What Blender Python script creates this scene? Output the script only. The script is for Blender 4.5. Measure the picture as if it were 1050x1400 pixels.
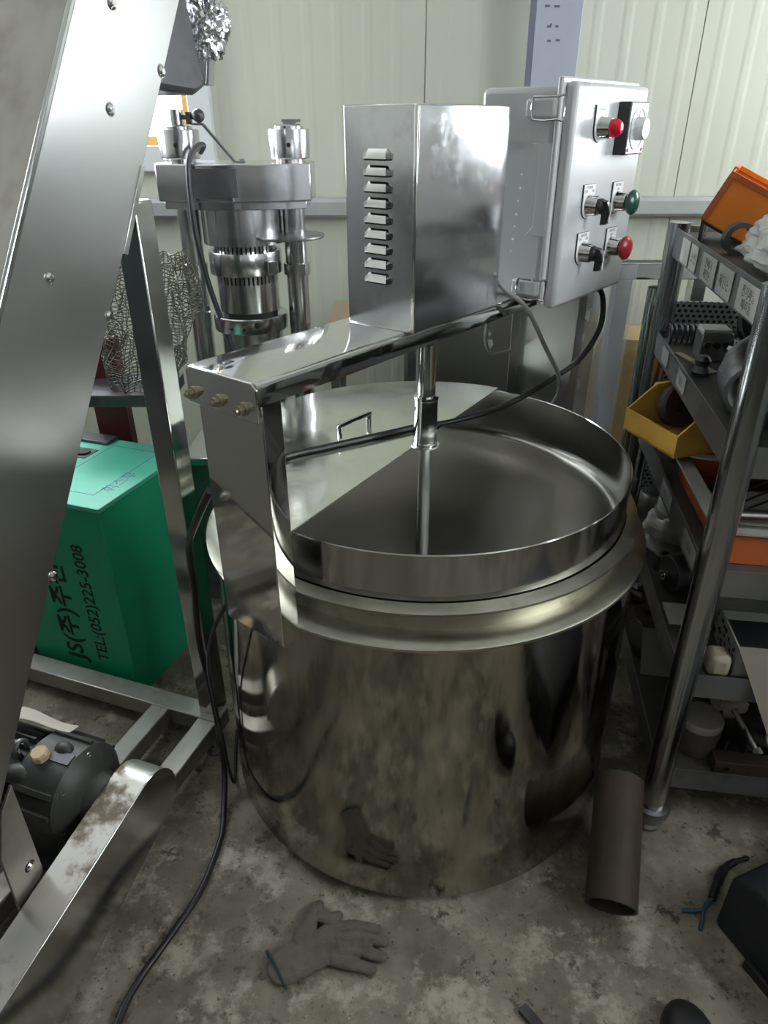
import bpy, bmesh, math, random
from mathutils import Matrix, Vector, noise
random.seed(7)
for o in list(bpy.data.objects): bpy.data.objects.remove(o)
scene = bpy.context.scene
COL = scene.collection
V = Vector
# ------------------------------------------------------------------ camera
PITCH, ROLL, FPX, EYE = .5059, .0038, 962.8, 1.66
cam = bpy.data.cameras.new('camera'); cam.sensor_fit = 'VERTICAL'
cam.sensor_height = 36.0; cam.lens = FPX * 36.0 / 1400.0
camo = bpy.data.objects.new('camera', cam); COL.objects.link(camo)
camo.location = (0, 0, EYE)
camo.rotation_euler = (Matrix.Rotation(math.pi/2 - PITCH, 3, 'X') @ Matrix.Rotation(-ROLL, 3, 'Z')).to_euler()
cam.clip_start = .02
scene.camera = camo
# ------------------------------------------------------------------ sky, daylight and added fill through the windows, exposure
world = bpy.data.worlds.new('overcast_sky'); scene.world = world
world.use_nodes = True
bg = world.node_tree.nodes['Background']
bg.inputs[0].default_value = (.90, .95, 1.0, 1); bg.inputs[1].default_value = 8.0
vs = scene.view_settings
vs.view_transform = 'Standard'; vs.look = 'None'; vs.gamma = 1.0; vs.use_curve_mapping = False
vs.exposure = 0.25

def area(name, loc, size, rot, energy, col=(1, 1, 1)):
    l = bpy.data.lights.new(name, 'AREA'); l.shape = 'RECTANGLE'
    l.size, l.size_y = size; l.energy = energy; l.color = col
    o = bpy.data.objects.new(name, l); COL.objects.link(o)
    o.location = loc; o.rotation_euler = rot
    return o
# room: x -2.3..2.3, y -2.2..3.0, z 0..3.2 ; windows: one in the back wall (left), a long one in the right wall, two unseen ones added for fill
WX0, WX1, WZ0, WZ1 = -1.75, -.66, 1.53, 2.70          # back-wall window opening
RY0, RY1, RZ0, RZ1 = 2.12, 2.82, 1.45, 2.6           # right-wall window opening
FY0, FY1, FZ0, FZ1 = -.7, .7, 1.7, 2.75                # unseen right-wall window added beside the camera as fill light
LY0, LY1, LZ0, LZ1 = 1.95, 2.8, 1.6, 2.6                # unseen left-wall window added to brighten the back wall
d1 = area('daylight_back_window', ((WX0+WX1)/2, 3.22, (WZ0+WZ1)/2), (WX1-WX0, WZ1-WZ0), (-math.pi/2, 0, 0), 45, (.95, .98, 1))
d2 = area('daylight_right_window', (2.48, (RY0+RY1)/2, (RZ0+RZ1)/2), (RZ1-RZ0, RY1-RY0), (0, math.pi/2, 0), 34, (.97, .99, 1))
d3 = area('fill_light_side', (2.48, (FY0+FY1)/2, (FZ0+FZ1)/2), (FZ1-FZ0, FY1-FY0), (0, math.pi/2, 0), 46, (1, .99, .97))  # fill lamp added behind the unseen window by the camera

d4 = area('fill_light_left', (-2.48, (LY0+LY1)/2, (LZ0+LZ1)/2), (LZ1-LZ0, LY1-LY0), (0, -math.pi/2, 0), 22, (.97, .99, 1))  # fill lamp added for the left part of the back wall

# ------------------------------------------------------------------ materials
def nodes(m):
    m.use_nodes = True
    nt = m.node_tree
    return nt, nt.nodes['Principled BSDF']

def mat(name, col, rough=.5, metal=0., var=.12, scale=6., stretch=(1, 1, 1), rvar=.08, bump=0., bscale=60.,
        dirt=None, dirt_amt=.5, dirt_scale=5., dirt_rough=None, alpha=1., spec=.5, trans=0., dirt_stretch=(1, 1, 1), dirt_soft=.3, detail=None, ddetail=None):
    if metal > .5 and dirt is None: var = min(var, .03)
    if detail is None: detail = 2 if metal > .5 else 6
    if ddetail is None: ddetail = 3 if metal > .5 else 9
    m = bpy.data.materials.new(name); nt, b = nodes(m); N, L = nt.nodes, nt.links
    tc = N.new('ShaderNodeTexCoord'); mp = N.new('ShaderNodeMapping'); mp.inputs['Scale'].default_value = stretch
    L.new(tc.outputs['Object'], mp.inputs[0])
    n1 = N.new('ShaderNodeTexNoise'); n1.inputs['Scale'].default_value = scale; n1.inputs['Detail'].default_value = detail; n1.inputs['Roughness'].default_value = .62
    L.new(mp.outputs[0], n1.inputs['Vector'])
    cr = N.new('ShaderNodeValToRGB'); e = cr.color_ramp.elements
    e[0].position = .3; e[1].position = .7
    e[0].color = (*[max(0, c*(1-var)) for c in col], 1); e[1].color = (*[min(1, c*(1+var)) for c in col], 1)
    L.new(n1.outputs['Fac'], cr.inputs[0])
    out = cr.outputs[0]
    mr = N.new('ShaderNodeMapRange'); mr.inputs['From Min'].default_value = .3; mr.inputs['From Max'].default_value = .7
    mr.inputs['To Min'].default_value = max(.02, rough-rvar); mr.inputs['To Max'].default_value = min(1, rough+rvar)
    L.new(n1.outputs['Fac'], mr.inputs[0])
    ro = mr.outputs[0]
    if dirt is not None:
        mp2 = N.new('ShaderNodeMapping'); mp2.inputs['Scale'].default_value = dirt_stretch; mp2.inputs['Location'].default_value = (3.1, 1.7, .4)
        L.new(tc.outputs['Object'], mp2.inputs[0])
        n2 = N.new('ShaderNodeTexNoise'); n2.inputs['Scale'].default_value = dirt_scale; n2.inputs['Detail'].default_value = ddetail; n2.inputs['Roughness'].default_value = .68
        L.new(mp2.outputs[0], n2.inputs['Vector'])
        r2 = N.new('ShaderNodeMapRange'); c0 = .62 - .3*dirt_amt
        r2.inputs['From Min'].default_value = c0; r2.inputs['From Max'].default_value = c0+dirt_soft
        r2.interpolation_type = 'SMOOTHSTEP'; L.new(n2.outputs['Fac'], r2.inputs[0])
        mx = N.new('ShaderNodeMixRGB'); L.new(r2.outputs[0], mx.inputs[0]); L.new(out, mx.inputs[1]); mx.inputs[2].default_value = (*dirt, 1)
        out = mx.outputs[0]
        if dirt_rough is not None:
            m2 = N.new('ShaderNodeMapRange'); L.new(r2.outputs[0], m2.inputs[0]); L.new(ro, m2.inputs['To Min']); m2.inputs['To Max'].default_value = dirt_rough
            ro = m2.outputs[0]
    L.new(out, b.inputs['Base Color']); L.new(ro, b.inputs['Roughness'])
    b.inputs['Metallic'].default_value = metal
    b.inputs['Specular IOR Level'].default_value = spec
    if alpha < 1: b.inputs['Alpha'].default_value = alpha
    if trans: b.inputs['Transmission Weight'].default_value = trans
    if bump:
        nb = N.new('ShaderNodeTexNoise'); nb.inputs['Scale'].default_value = bscale; nb.inputs['Detail'].default_value = 4
        L.new(mp.outputs[0], nb.inputs['Vector'])
        bp = N.new('ShaderNodeBump'); bp.inputs['Strength'].default_value = bump; bp.inputs['Distance'].default_value = .004
        L.new(nb.outputs['Fac'], bp.inputs['Height']); L.new(bp.outputs[0], b.inputs['Normal'])
    return m

M = {}
M['mirror'] = mat('polished_stainless', (.72, .72, .71), .06, 1, .05, 3, rvar=.03, dirt=(.56, .56, .53), dirt_amt=.3, dirt_scale=5, dirt_rough=.16)
M['cover'] = mat('motor_cover_stainless', (.70, .71, .73), .14, 1, .03, 5, rvar=.04, dirt=(.66, .66, .67), dirt_amt=.55, dirt_scale=30, dirt_rough=.24, dirt_soft=.35)
M['lid'] = mat('greasy_stainless_sheet', (.80, .81, .76), .11, 1, .03, 4, rvar=.04, dirt=(.76, .77, .68), dirt_amt=.6, dirt_scale=7, dirt_rough=.25, ddetail=7, dirt_soft=.25)
M['body'] = mat('stained_stainless', (.33, .31, .275), .08, 1, .35, 9, (1, 1, .22), rvar=.03, dirt=(.50, .455, .375), dirt_amt=.62, dirt_scale=7, dirt_rough=.26, dirt_stretch=(1, 1, .22), dirt_soft=.22, detail=6, ddetail=8)
M['rim'] = mat('rim_stainless', (.48, .48, .47), .13, 1, .08, 5, rvar=.04)
M['flange'] = mat('oily_flange_steel', (.44, .43, .36), .34, 1, .12, 9, rvar=.04, dirt=(.30, .28, .21), dirt_amt=.45, dirt_scale=10, dirt_rough=.45, dirt_soft=.35)
M['bowl'] = mat('bowl_stainless', (.58, .56, .53), .34, 1, .03, 4, rvar=.04)
M['brushed'] = mat('brushed_stainless', (.56, .56, .56), .335, 1, .03, 4, (1, 1, .3), rvar=.035)
M['brushed_dusty'] = mat('dusty_stainless', (.42, .40, .37), .42, .85, .1, 6, rvar=.08, dirt=(.30, .27, .225), dirt_amt=.6, dirt_scale=6, dirt_rough=.6, dirt_soft=.4)
M['tube'] = mat('frame_tube_stainless', (.58, .59, .59), .14, 1, .05, 4, (1, 1, .3), rvar=.04)
M['machined'] = mat('machined_steel', (.68, .67, .69), .20, 1, .03, 5, (1, 1, 3), rvar=.04)
M['chrome'] = mat('chrome', (.72, .72, .73), .09, 1, .04, 5, rvar=.03)
M['steel_dull'] = mat('dull_steel', (.36, .36, .37), .42, 1, .14, 8, rvar=.08, dirt=(.22, .2, .19), dirt_amt=.4, dirt_scale=9, dirt_rough=.6)
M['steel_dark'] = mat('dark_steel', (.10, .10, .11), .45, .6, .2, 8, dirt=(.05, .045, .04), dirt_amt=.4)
M['brass'] = mat('zinc_bolt', (.45, .41, .32), .36, 1, .03, 20, rvar=.05)
M['black'] = mat('black_rubber', (.012, .012, .013), .45, 0, .2, 10)
M['dark_gap'] = mat('dark_recess', (.02, .02, .02), .7)
M['cable_black'] = mat('black_cable_jacket', (.015, .015, .016), .38, 0, .2, 10)
M['cable_grey'] = mat('grey_cable_jacket', (.26, .26, .26), .45, 0, .1, 10)
M['box_plastic'] = mat('control_box_plastic', (.54, .55, .56), .34, 0, .03, 3, dirt=(.48, .47, .45), dirt_amt=.12, dirt_scale=9)
M['white_plate'] = mat('white_legend_plate', (.80, .81, .83), .4, 0, .02)
M['black_plastic'] = mat('black_plastic', (.02, .02, .022), .3, 0, .1)
M['red_lens'] = mat('red_lens', (.62, .01, .03), .12, 0, .05, 30)
M['red_button'] = mat('red_button', (.42, .025, .035), .3, 0, .05)
M['green_button'] = mat('green_button', (.015, .075, .05), .25, 0, .05)
M['dial'] = mat('dial_face', (.72, .74, .76), .25, .3, .03)
M['ink'] = mat('black_ink', (.008, .012, .010), .7)
M['ink_grey'] = mat('grey_ink', (.12, .12, .14), .7)
M['ink_purple'] = mat('purple_marker', (.10, .16, .28), .7)
M['green'] = mat('green_painted_board', (.008, .33, .17), .5, 0, .10, 5, rvar=.08, dirt=(.05, .40, .26), dirt_amt=.02, dirt_scale=22, bump=.12, bscale=160)
M['green_top'] = mat('green_pale_lid', (.09, .46, .33), .42, 0, .08, 6, dirt=(.20, .52, .42), dirt_amt=.25, dirt_scale=8)  # paler green than the box body
M['wall'] = mat('cream_sandwich_panel', (.59, .60, .50), .42, 0, .03, 1.5, dirt=(.42, .42, .35), dirt_amt=-.15, dirt_scale=30)
M['wall_plain'] = mat('side_wall_panel', (.55, .55, .52), .6, 0, .08, 2)
M['dark_board'] = mat('added_dark_board', (.07, .07, .066), .8, 0, .2, 2)  # for the dark boards added out of view, met only in reflections
M['ceiling'] = mat('ceiling_panel', (.6, .6, .57), .6, 0, .05, 2)
M['trim'] = mat('grey_wall_rail', (.42, .42, .43), .45, .1, .08, 6, dirt=(.30, .22, .14), dirt_amt=.0, dirt_scale=14)
M['column'] = mat('primer_grey_column', (.40, .42, .52), .5, 0, .06, 5, dirt=(.25, .24, .25), dirt_amt=-.1, dirt_scale=30)
M['pvc'] = mat('white_pvc', (.72, .73, .76), .35, 0, .02)
M['wood'] = mat('orange_wood_sash', (.62, .34, .09), .5, 0, .15, 8, (1, 1, 8))
M['red_frame'] = mat('oxide_red_paint', (.11, .012, .014), .55, 0, .2, 6, dirt=(.04, .015, .012), dirt_amt=.3)
M['orange_bin'] = mat('orange_plastic', (.80, .23, .02), .45, 0, .08, 6, dirt=(.22, .10, .04), dirt_amt=.12, dirt_scale=10)
M['yellow_bin'] = mat('yellow_plastic', (.58, .33, .055), .5, 0, .12, 7, dirt=(.22, .13, .04), dirt_amt=.25, dirt_scale=9)
M['orange_crate'] = mat('dusty_orange_plastic', (.46, .10, .025), .55, 0, .12, 6, dirt=(.17, .10, .07), dirt_amt=.4, dirt_scale=8)
M['crate_rim'] = mat('dusty_grey_rim', (.30, .28, .25), .8, 0, .15, 20, bump=.3, bscale=120)
M['grey_plastic'] = mat('dusty_grey_plastic', (.26, .26, .25), .7, 0, .15, 10)
M['white_dusty'] = mat('dusty_white_plastic', (.52, .51, .49), .65, 0, .12, 9, dirt=(.3, .28, .25), dirt_amt=.25, dirt_scale=9)
M['bag'] = mat('clear_plastic_bag', (.66, .65, .64), .22, 0, .06, 8, alpha=.7, bump=.5, bscale=22)
M['film'] = mat('clear_plastic_sheet', (.55, .57, .60), .12, 0, .05, 6, alpha=.28, bump=.2, bscale=14)
M['cardboard'] = mat('grey_cardboard', (.19, .165, .135), .85, 0, .1, 12)
M['card_white'] = mat('printed_carton', (.36, .36, .35), .7, 0, .08, 10)
M['paper'] = mat('grey_paper', (.46, .42, .36), .8, 0, .08, 10)
M['rust'] = mat('rusty_brown_steel', (.055, .038, .029), .72, .3, .25, 9, dirt=(.10, .068, .05), dirt_amt=.15, dirt_scale=14, bump=.25, bscale=80)
M['glove'] = mat('grey_knit_glove', (.12, .105, .085), .92, 0, .18, 30, dirt=(.06, .052, .045), dirt_amt=.42, dirt_scale=22, bump=.6, bscale=380)
M['glove_edge'] = mat('teal_overlock_edge', (.018, .045, .045), .9, 0, .2, 60)
M['tarp'] = mat('dark_blue_black_cover', (.014, .018, .022), .6, 0, .25, 6)
M['blue_wire'] = mat('blue_wire', (.03, .10, .16), .5)
M['motor'] = mat('dirty_grey_motor_paint', (.045, .047, .043), .48, .1, .25, 8, dirt=(.09, .08, .065), dirt_amt=.35, dirt_scale=10, dirt_rough=.7)
M['plug'] = mat('cream_plug', (.55, .40, .24), .6, 0, .15, 30)
M['foil'] = mat('aluminium_foil', (.74, .75, .76), .2, 1, .05, 10, bump=.35, bscale=35)
M['wire'] = mat('galvanised_wire', (.13, .12, .10), .55, .6, .2, 20)
M['tan'] = mat('tan_hardboard', (.30, .22, .15), .75, 0, .1, 10)
M['jar'] = mat('dusty_brown_canister', (.10, .085, .075), .55, 0, .2, 8)
M['maroon'] = mat('dark_rubber_wheel', (.045, .030, .036), .6, 0, .2, 10)
M['wax'] = mat('wax_block', (.30, .27, .20), .55, 0, .1, 12)
M['teal_rag'] = mat('teal_rag', (.07, .12, .12), .8, 0, .15, 12)
M['lime'] = mat('limed_lump', (.55, .50, .44), .8, 0, .3, 8, dirt=(.12, .11, .09), dirt_amt=.4, dirt_scale=7, bump=.4, bscale=40)

def glass_mat():
    m = bpy.data.materials.new('window_glass'); m.use_nodes = True; nt = m.node_tree; N, L = nt.nodes, nt.links
    N.clear(); o = N.new('ShaderNodeOutputMaterial'); mx = N.new('ShaderNodeMixShader'); t = N.new('ShaderNodeBsdfTransparent'); g = N.new('ShaderNodeBsdfGlossy')
    t.inputs[0].default_value = (.93, .95, .95, 1); g.inputs['Roughness'].default_value = .05; mx.inputs[0].default_value = .06
    L.new(t.outputs[0], mx.inputs[1]); L.new(g.outputs[0], mx.inputs[2]); L.new(mx.outputs[0], o.inputs[0])
    return m
M['glass'] = glass_mat()

def floor_mat():
    m = bpy.data.materials.new('stained_concrete_floor'); nt, b = nodes(m); N, L = nt.nodes, nt.links
    tc = N.new('ShaderNodeTexCoord')
    def nz(scale, det=8, rough=.65, off=0):
        mp = N.new('ShaderNodeMapping'); mp.inputs['Location'].default_value = (off, off*.7, 0); L.new(tc.outputs['Object'], mp.inputs[0])
        n = N.new('ShaderNodeTexNoise'); n.inputs['Scale'].default_value = scale; n.inputs['Detail'].default_value = det; n.inputs['Roughness'].default_value = rough
        L.new(mp.outputs[0], n.inputs['Vector']); return n.outputs['Fac']
    def rng(x, a, b_):
        r = N.new('ShaderNodeMapRange'); r.inputs['From Min'].default_value = a; r.inputs['From Max'].default_value = b_; L.new(x, r.inputs[0]); return r.outputs[0]
    def mix(f, c1, c2):
        x = N.new('ShaderNodeMixRGB'); L.new(f, x.inputs[0])
        for i, c in ((1, c1), (2, c2)):
            if isinstance(c, tuple): x.inputs[i].default_value = (*c, 1)
            else: L.new(c, x.inputs[i])
        return x.outputs[0]
    c = mix(rng(nz(3.2), .38, .60), (.275, .248, .196), (.125, .106, .078))
    c = mix(rng(nz(9, 9, .72, 4), .50, .60), c, (.36, .328, .265))
    c = mix(rng(nz(14, 10, .75, 9), .56, .62), c, (.075, .062, .046))
    c = mix(rng(nz(60, 6, .7, 2), .60, .66), c, (.05, .043, .034))
    c = mix(rng(nz(1.6, 5, .6, 13), .55, .70), c, (.095, .08, .06))
    L.new(c, b.inputs['Base Color']); b.inputs['Roughness'].default_value = .78
    bp = N.new('ShaderNodeBump'); bp.inputs['Strength'].default_value = .5; bp.inputs['Distance'].default_value = .006
    L.new(nz(28, 9, .75, 6), bp.inputs['Height']); L.new(bp.outputs[0], b.inputs['Normal'])
    return m
M['floor'] = floor_mat()

def perf_mat():
    m = bpy.data.materials.new('perforated_sheet'); nt, b = nodes(m); N, L = nt.nodes, nt.links
    tc = N.new('ShaderNodeTexCoord'); mp = N.new('ShaderNodeMapping'); mp.inputs['Rotation'].default_value = (0, 0, 0); mp.inputs['Scale'].default_value = (58, 58, 58)
    L.new(tc.outputs['Object'], mp.inputs[0]); sx = N.new('ShaderNodeSeparateXYZ'); L.new(mp.outputs[0], sx.inputs[0])
    def mth(op, a, bb=None):
        n = N.new('ShaderNodeMath'); n.operation = op
        for i, v in enumerate((a, bb)):
            if v is None: continue
            if isinstance(v, (int, float)): n.inputs[i].default_value = v
            else: L.new(v, n.inputs[i])
        return n.outputs[0]
    zz = mth('MULTIPLY', sx.outputs[2], 1.15)
    row = mth('FLOOR', zz); odd = mth('MULTIPLY', mth('MODULO', row, 2), .5)
    fx = mth('SUBTRACT', mth('FRACT', mth('ADD', sx.outputs[0], odd)), .5); fz = mth('SUBTRACT', mth('FRACT', zz), .5)
    d = mth('SQRT', mth('ADD', mth('MULTIPLY', fx, fx), mth('MULTIPLY', fz, fz)))
    h = mth('LESS_THAN', d, .30)
    mx = N.new('ShaderNodeMixRGB'); L.new(h, mx.inputs[0]); mx.inputs[1].default_value = (.55, .55, .55, 1); mx.inputs[2].default_value = (.03, .03, .03, 1)
    L.new(mx.outputs[0], b.inputs['Base Color']); b.inputs['Roughness'].default_value = .5
    return m
M['perf'] = perf_mat()
M['guard_dust'] = mat('dust_stained_stainless', (.43, .41, .375), .40, .75, .06, 6, rvar=.05, dirt=(.20, .165, .125), dirt_amt=.42, dirt_scale=9, dirt_rough=.75, dirt_soft=.14, ddetail=9)
M['rack_post'] = mat('grey_rack_tube', (.40, .41, .43), .20, 1, .03, 6, rvar=.04)
M['rail'] = mat('grey_shelf_rail', (.24, .24, .25), .42, .8, .12, 8, dirt=(.14, .13, .12), dirt_amt=.4)
M['shelf'] = mat('dirty_shelf_steel', (.085, .08, .075), .6, .4, .2, 7, dirt=(.08, .07, .06), dirt_amt=.5, dirt_scale=9)
M['yellow_old'] = mat('yellowed_drum_plastic', (.40, .29, .13), .6, 0, .15, 6, dirt=(.2, .15, .08), dirt_amt=.4)

# ------------------------------------------------------------------ geometry helpers
class G:
    def __init__(s): s.v = []; s.f = []; s.m = []; s.mi = 0
    def add(s, vs_, fs, X=None):
        k = len(s.v)
        s.v += [X @ V(p) if X else V(p) for p in vs_]
        for f in fs: s.f.append([i+k for i in f]); s.m.append(s.mi)
        return s
    def box(s, x0, x1, y0, y1, z0, z1, X=None):
        return s.add([(x0, y0, z0), (x1, y0, z0), (x1, y1, z0), (x0, y1, z0), (x0, y0, z1), (x1, y0, z1), (x1, y1, z1), (x0, y1, z1)],
                     [(3, 2, 1, 0), (4, 5, 6, 7), (0, 1, 5, 4), (1, 2, 6, 5), (2, 3, 7, 6), (3, 0, 4, 7)], X)
    def prism(s, poly, a0, a1, X=None, axis='z'):
        # poly in (p,q); extruded a0..a1 along the axis. axis x: (a,p,q); y: (p,a,q); z: (p,q,a)
        def P(p, a): return {'x': (a, p[0], p[1]), 'y': (p[0], a, p[1]), 'z': (p[0], p[1], a)}[axis]
        n = len(poly); vs_ = [P(p, a0) for p in poly] + [P(p, a1) for p in poly]
        fs = [tuple(range(n))[::-1], tuple(range(n, 2*n))] + [(i, (i+1) % n, n+(i+1) % n, n+i) for i in range(n)]
        if axis == 'y': fs = [f[::-1] for f in fs]
        return s.add(vs_, fs, X)
    def lathe(s, prof, n=48, X=None, a0=0, a1=math.tau):
        full = abs(a1-a0-math.tau) < 1e-6; cnt = n if full else n+1
        vs_ = []; fs = []; k = len(prof)
        for i in range(cnt):
            a = a0+(a1-a0)*i/n
            vs_ += [(r*math.cos(a), r*math.sin(a), z) for r, z in prof]
        for i in range(n):
            j = (i+1) % cnt
            for q in range(k-1): fs.append((i*k+q, j*k+q, j*k+q+1, i*k+q+1))
        return s.add(vs_, fs, X)
    def cyl(s, p0, p1, r0, r1=None, n=20, X=None, caps=True):
        p0, p1 = V(p0), V(p1); r1 = r0 if r1 is None else r1
        d = (p1-p0).normalized(); a = d.orthogonal().normalized(); b = d.cross(a)
        vs_ = []
        for p, r in ((p0, r0), (p1, r1)):
            for i in range(n):
                t = math.tau*i/n; vs_.append(p+(a*math.cos(t)+b*math.sin(t))*r)
        fs = [(i, (i+1) % n, n+(i+1) % n, n+i) for i in range(n)]
        if caps: fs += [tuple(range(n))[::-1], tuple(range(n, 2*n))]
        return s.add(vs_, fs, X)
    def tube(s, path, r, n=10, X=None, smooth=6):
        P = [V(p) for p in path]
        if smooth > 1 and len(P) > 2:
            Q = []
            for i in range(len(P)-1):
                a, b, c, d = P[max(0, i-1)], P[i], P[i+1], P[min(len(P)-1, i+2)]
                for k in range(smooth):
                    t = k/smooth
                    Q.append(.5*((2*b)+(c-a)*t+(2*a-5*b+4*c-d)*t*t+(3*b-a-3*c+d)*t**3))
            Q.append(P[-1]); P = Q
        vs_ = []; fs = []; prev = None
        for i, p in enumerate(P):
            t = (P[min(i+1, len(P)-1)]-P[max(i-1, 0)]).normalized()
            a = t.orthogonal().normalized() if prev is None else (prev-t*prev.dot(t)).normalized()
            prev = a; b = t.cross(a)
            rr = r[i] if isinstance(r, list) else r
            for k in range(n):
                q = math.tau*k/n; vs_.append(p+(a*math.cos(q)+b*math.sin(q))*rr)
        for i in range(len(P)-1):
            for k in range(n): fs.append((i*n+k, i*n+(k+1) % n, (i+1)*n+(k+1) % n, (i+1)*n+k))
        fs += [tuple(range(n))[::-1], tuple(range((len(P)-1)*n, len(P)*n))]
        return s.add(vs_, fs, X)
    def sphere(s, c, r, n=12, m_=8, X=None, sc=(1, 1, 1)):
        vs_ = []; fs = []
        for i in range(m_+1):
            th = math.pi*i/m_
            for k in range(n):
                ph = math.tau*k/n
                vs_.append((c[0]+r*sc[0]*math.sin(th)*math.cos(ph), c[1]+r*sc[1]*math.sin(th)*math.sin(ph), c[2]+r*sc[2]*math.cos(th)))
        for i in range(m_):
            for k in range(n): fs.append((i*n+k, (i+1)*n+k, (i+1)*n+(k+1) % n, i*n+(k+1) % n))
        return s.add(vs_, fs, X)
    def mesh(s, name, X=None):
        me = bpy.data.meshes.new(name)
        me.from_pydata([tuple(X @ p if X else p) for p in s.v], [], s.f)
        me.polygons.foreach_set('material_index', s.m)
        me.validate(); me.update(); return me

ORG = {}
WM = {}
def tag(o, label=None, cat=None, group=None, kind=None):
    if label: o['label'] = label
    if cat: o['category'] = cat
    if group: o['group'] = group
    if kind: o['kind'] = kind
    return o
def thing(name, loc, label, cat, group=None):
    o = bpy.data.objects.new(name, None); COL.objects.link(o); o.location = loc; o.empty_display_size = .05
    ORG[o.name] = V(loc); return tag(o, label, cat, group)
def finish(me, ang=35):
    me.shade_smooth()
    try: me.set_sharp_from_angle(angle=math.radians(ang))
    except Exception: pass
def mk(name, g, mats, parent=None, X=None, bevel=0, ang=35, org=None, label=None):
    """one mesh object; g is in the frame X (or world)"""
    if not isinstance(mats, (list, tuple)): mats = [mats]
    o_ = ORG[parent.name] if parent else (V(org) if org else None)
    T = X.copy() if X else Matrix.Identity(4)
    if o_ is None:
        pts = [T @ p for p in g.v]
        o_ = V((sum(p.x for p in pts)/len(pts), sum(p.y for p in pts)/len(pts), min(p.z for p in pts)))
    me = g.mesh(name, Matrix.Translation(-o_) @ T)
    for m in mats: me.materials.append(M[m])
    bm = bmesh.new(); bm.from_mesh(me); bmesh.ops.remove_doubles(bm, verts=bm.verts, dist=1e-6); bmesh.ops.recalc_face_normals(bm, faces=bm.faces); bm.to_mesh(me); bm.free()
    finish(me, ang)
    o = bpy.data.objects.new(name, me); COL.objects.link(o)
    if parent: o.parent = parent
    else: o.location = o_
    ORG[o.name] = o_
    if bevel:
        b = o.modifiers.new('bevel', 'BEVEL'); b.width = bevel; b.segments = 2; b.limit_method = 'ANGLE'; b.angle_limit = math.radians(40); b.harden_normals = False
    if label: o['label'] = label
    return o
def proto(name, g, mats, ang=35):
    """a shared mesh in local coordinates"""
    if not isinstance(mats, (list, tuple)): mats = [mats]
    me = g.mesh(name)
    for m in mats: me.materials.append(M[m])
    bm = bmesh.new(); bm.from_mesh(me); bmesh.ops.remove_doubles(bm, verts=bm.verts, dist=1e-6); bmesh.ops.recalc_face_normals(bm, faces=bm.faces); bm.to_mesh(me); bm.free()
    finish(me, ang); return me
def put(name, me, parent, X):
    """an object sharing the mesh me, at world matrix X"""
    o = bpy.data.objects.new(name, me); COL.objects.link(o)
    if parent:
        o.parent = parent; Y = WM.get(parent.name, Matrix.Translation(ORG[parent.name])).inverted() @ X
    else: Y = X
    ORG[o.name] = X.translation.copy(); WM[o.name] = X.copy()
    o.matrix_local = Y
    return o
def frame(o, x, y, z):
    m = Matrix.Identity(4)
    for i, a in enumerate((x, y, z)):
        a = V(a).normalized()
        for r in range(3): m[r][i] = a[r]
    for r in range(3): m[r][3] = o[r]
    return m
def T(x, y, z): return Matrix.Translation((x, y, z))
def R(a, ax): return Matrix.Rotation(math.radians(a), 4, ax)
def text(name, s, size, X, m, parent, depth=.0004, align='CENTER', xs=1.0, bold=0.):
    """flat lettering: text runs along X's x axis, up is X's y axis"""
    cu = bpy.data.curves.new(name, 'FONT'); cu.body = s; cu.size = size; cu.align_x = align; cu.align_y = 'CENTER'; cu.extrude = depth; cu.resolution_u = 3; cu.offset = bold*size
    t = bpy.data.objects.new(name, cu); COL.objects.link(t)
    dg = bpy.context.evaluated_depsgraph_get()
    me = bpy.data.meshes.new_from_object(t.evaluated_get(dg)); bpy.data.objects.remove(t)
    me.transform(Matrix.Diagonal((xs, 1, 1, 1)))
    me.materials.clear(); me.materials.append(M[m])
    return put(name, me, parent, X)
def struct(o): o['kind'] = 'structure'; return o
def lump(g, c, r, sc=(1, 1, 1), amp=.25, f=3., seed=0, n=24, m_=16, X=None):
    h = G(); h.sphere((0, 0, 0), 1, n, m_)
    pts = []
    for p in h.v:
        q = p.normalized(); d = 1+amp*noise.noise(q*f+V((seed*3.1, seed*1.7, seed)))+amp*.5*noise.noise(q*f*2.7+V((seed, 5, 2)))
        pts.append((c[0]+q.x*d*r*sc[0], c[1]+q.y*d*r*sc[1], c[2]+q.z*d*r*sc[2]))
    return g.add(pts, h.f, X)

def crumple(g, sc, seed=0, n=72, m_=52, X=None, k=1.):
    h = G(); h.sphere((0, 0, 0), 1, n, m_); pts = []
    for p in h.v:
        q = p.normalized(); o = V((seed*3.1, seed*1.7, seed))
        d = 1+.30*noise.noise(q*1.4+o)-k*(.42*abs(noise.noise(q*2.6+o*1.3))+.22*abs(noise.noise(q*5.5+o))+.06*abs(noise.noise(q*12+o)))
        pts.append((q.x*d*sc[0], q.y*d*sc[1], q.z*d*sc[2]))
    return g.add(pts, h.f, X)

# ------------------------------------------------------------------ frames of reference
KX, KY = .0983, 1.5479
PHI = .8904
ux, uy = math.cos(PHI), math.sin(PHI)
ARM = frame((KX, KY, 0), (ux, uy, 0), (-uy, ux, 0), (0, 0, 1))     # local: (along the arm, -w, z); w faces the lower right
al = math.radians(-20)
ELE = frame((0, 0, 0), (math.cos(al), math.sin(al), 0), (-math.sin(al), math.cos(al), 0), (0, 0, 1))   # local (c, s, z)
RK = frame((.71, 1.262, 0), (.989, -.148, 0), (.148, .989, 0), (0, 0, 1))   # rack: (along its front, depth, z)

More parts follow.
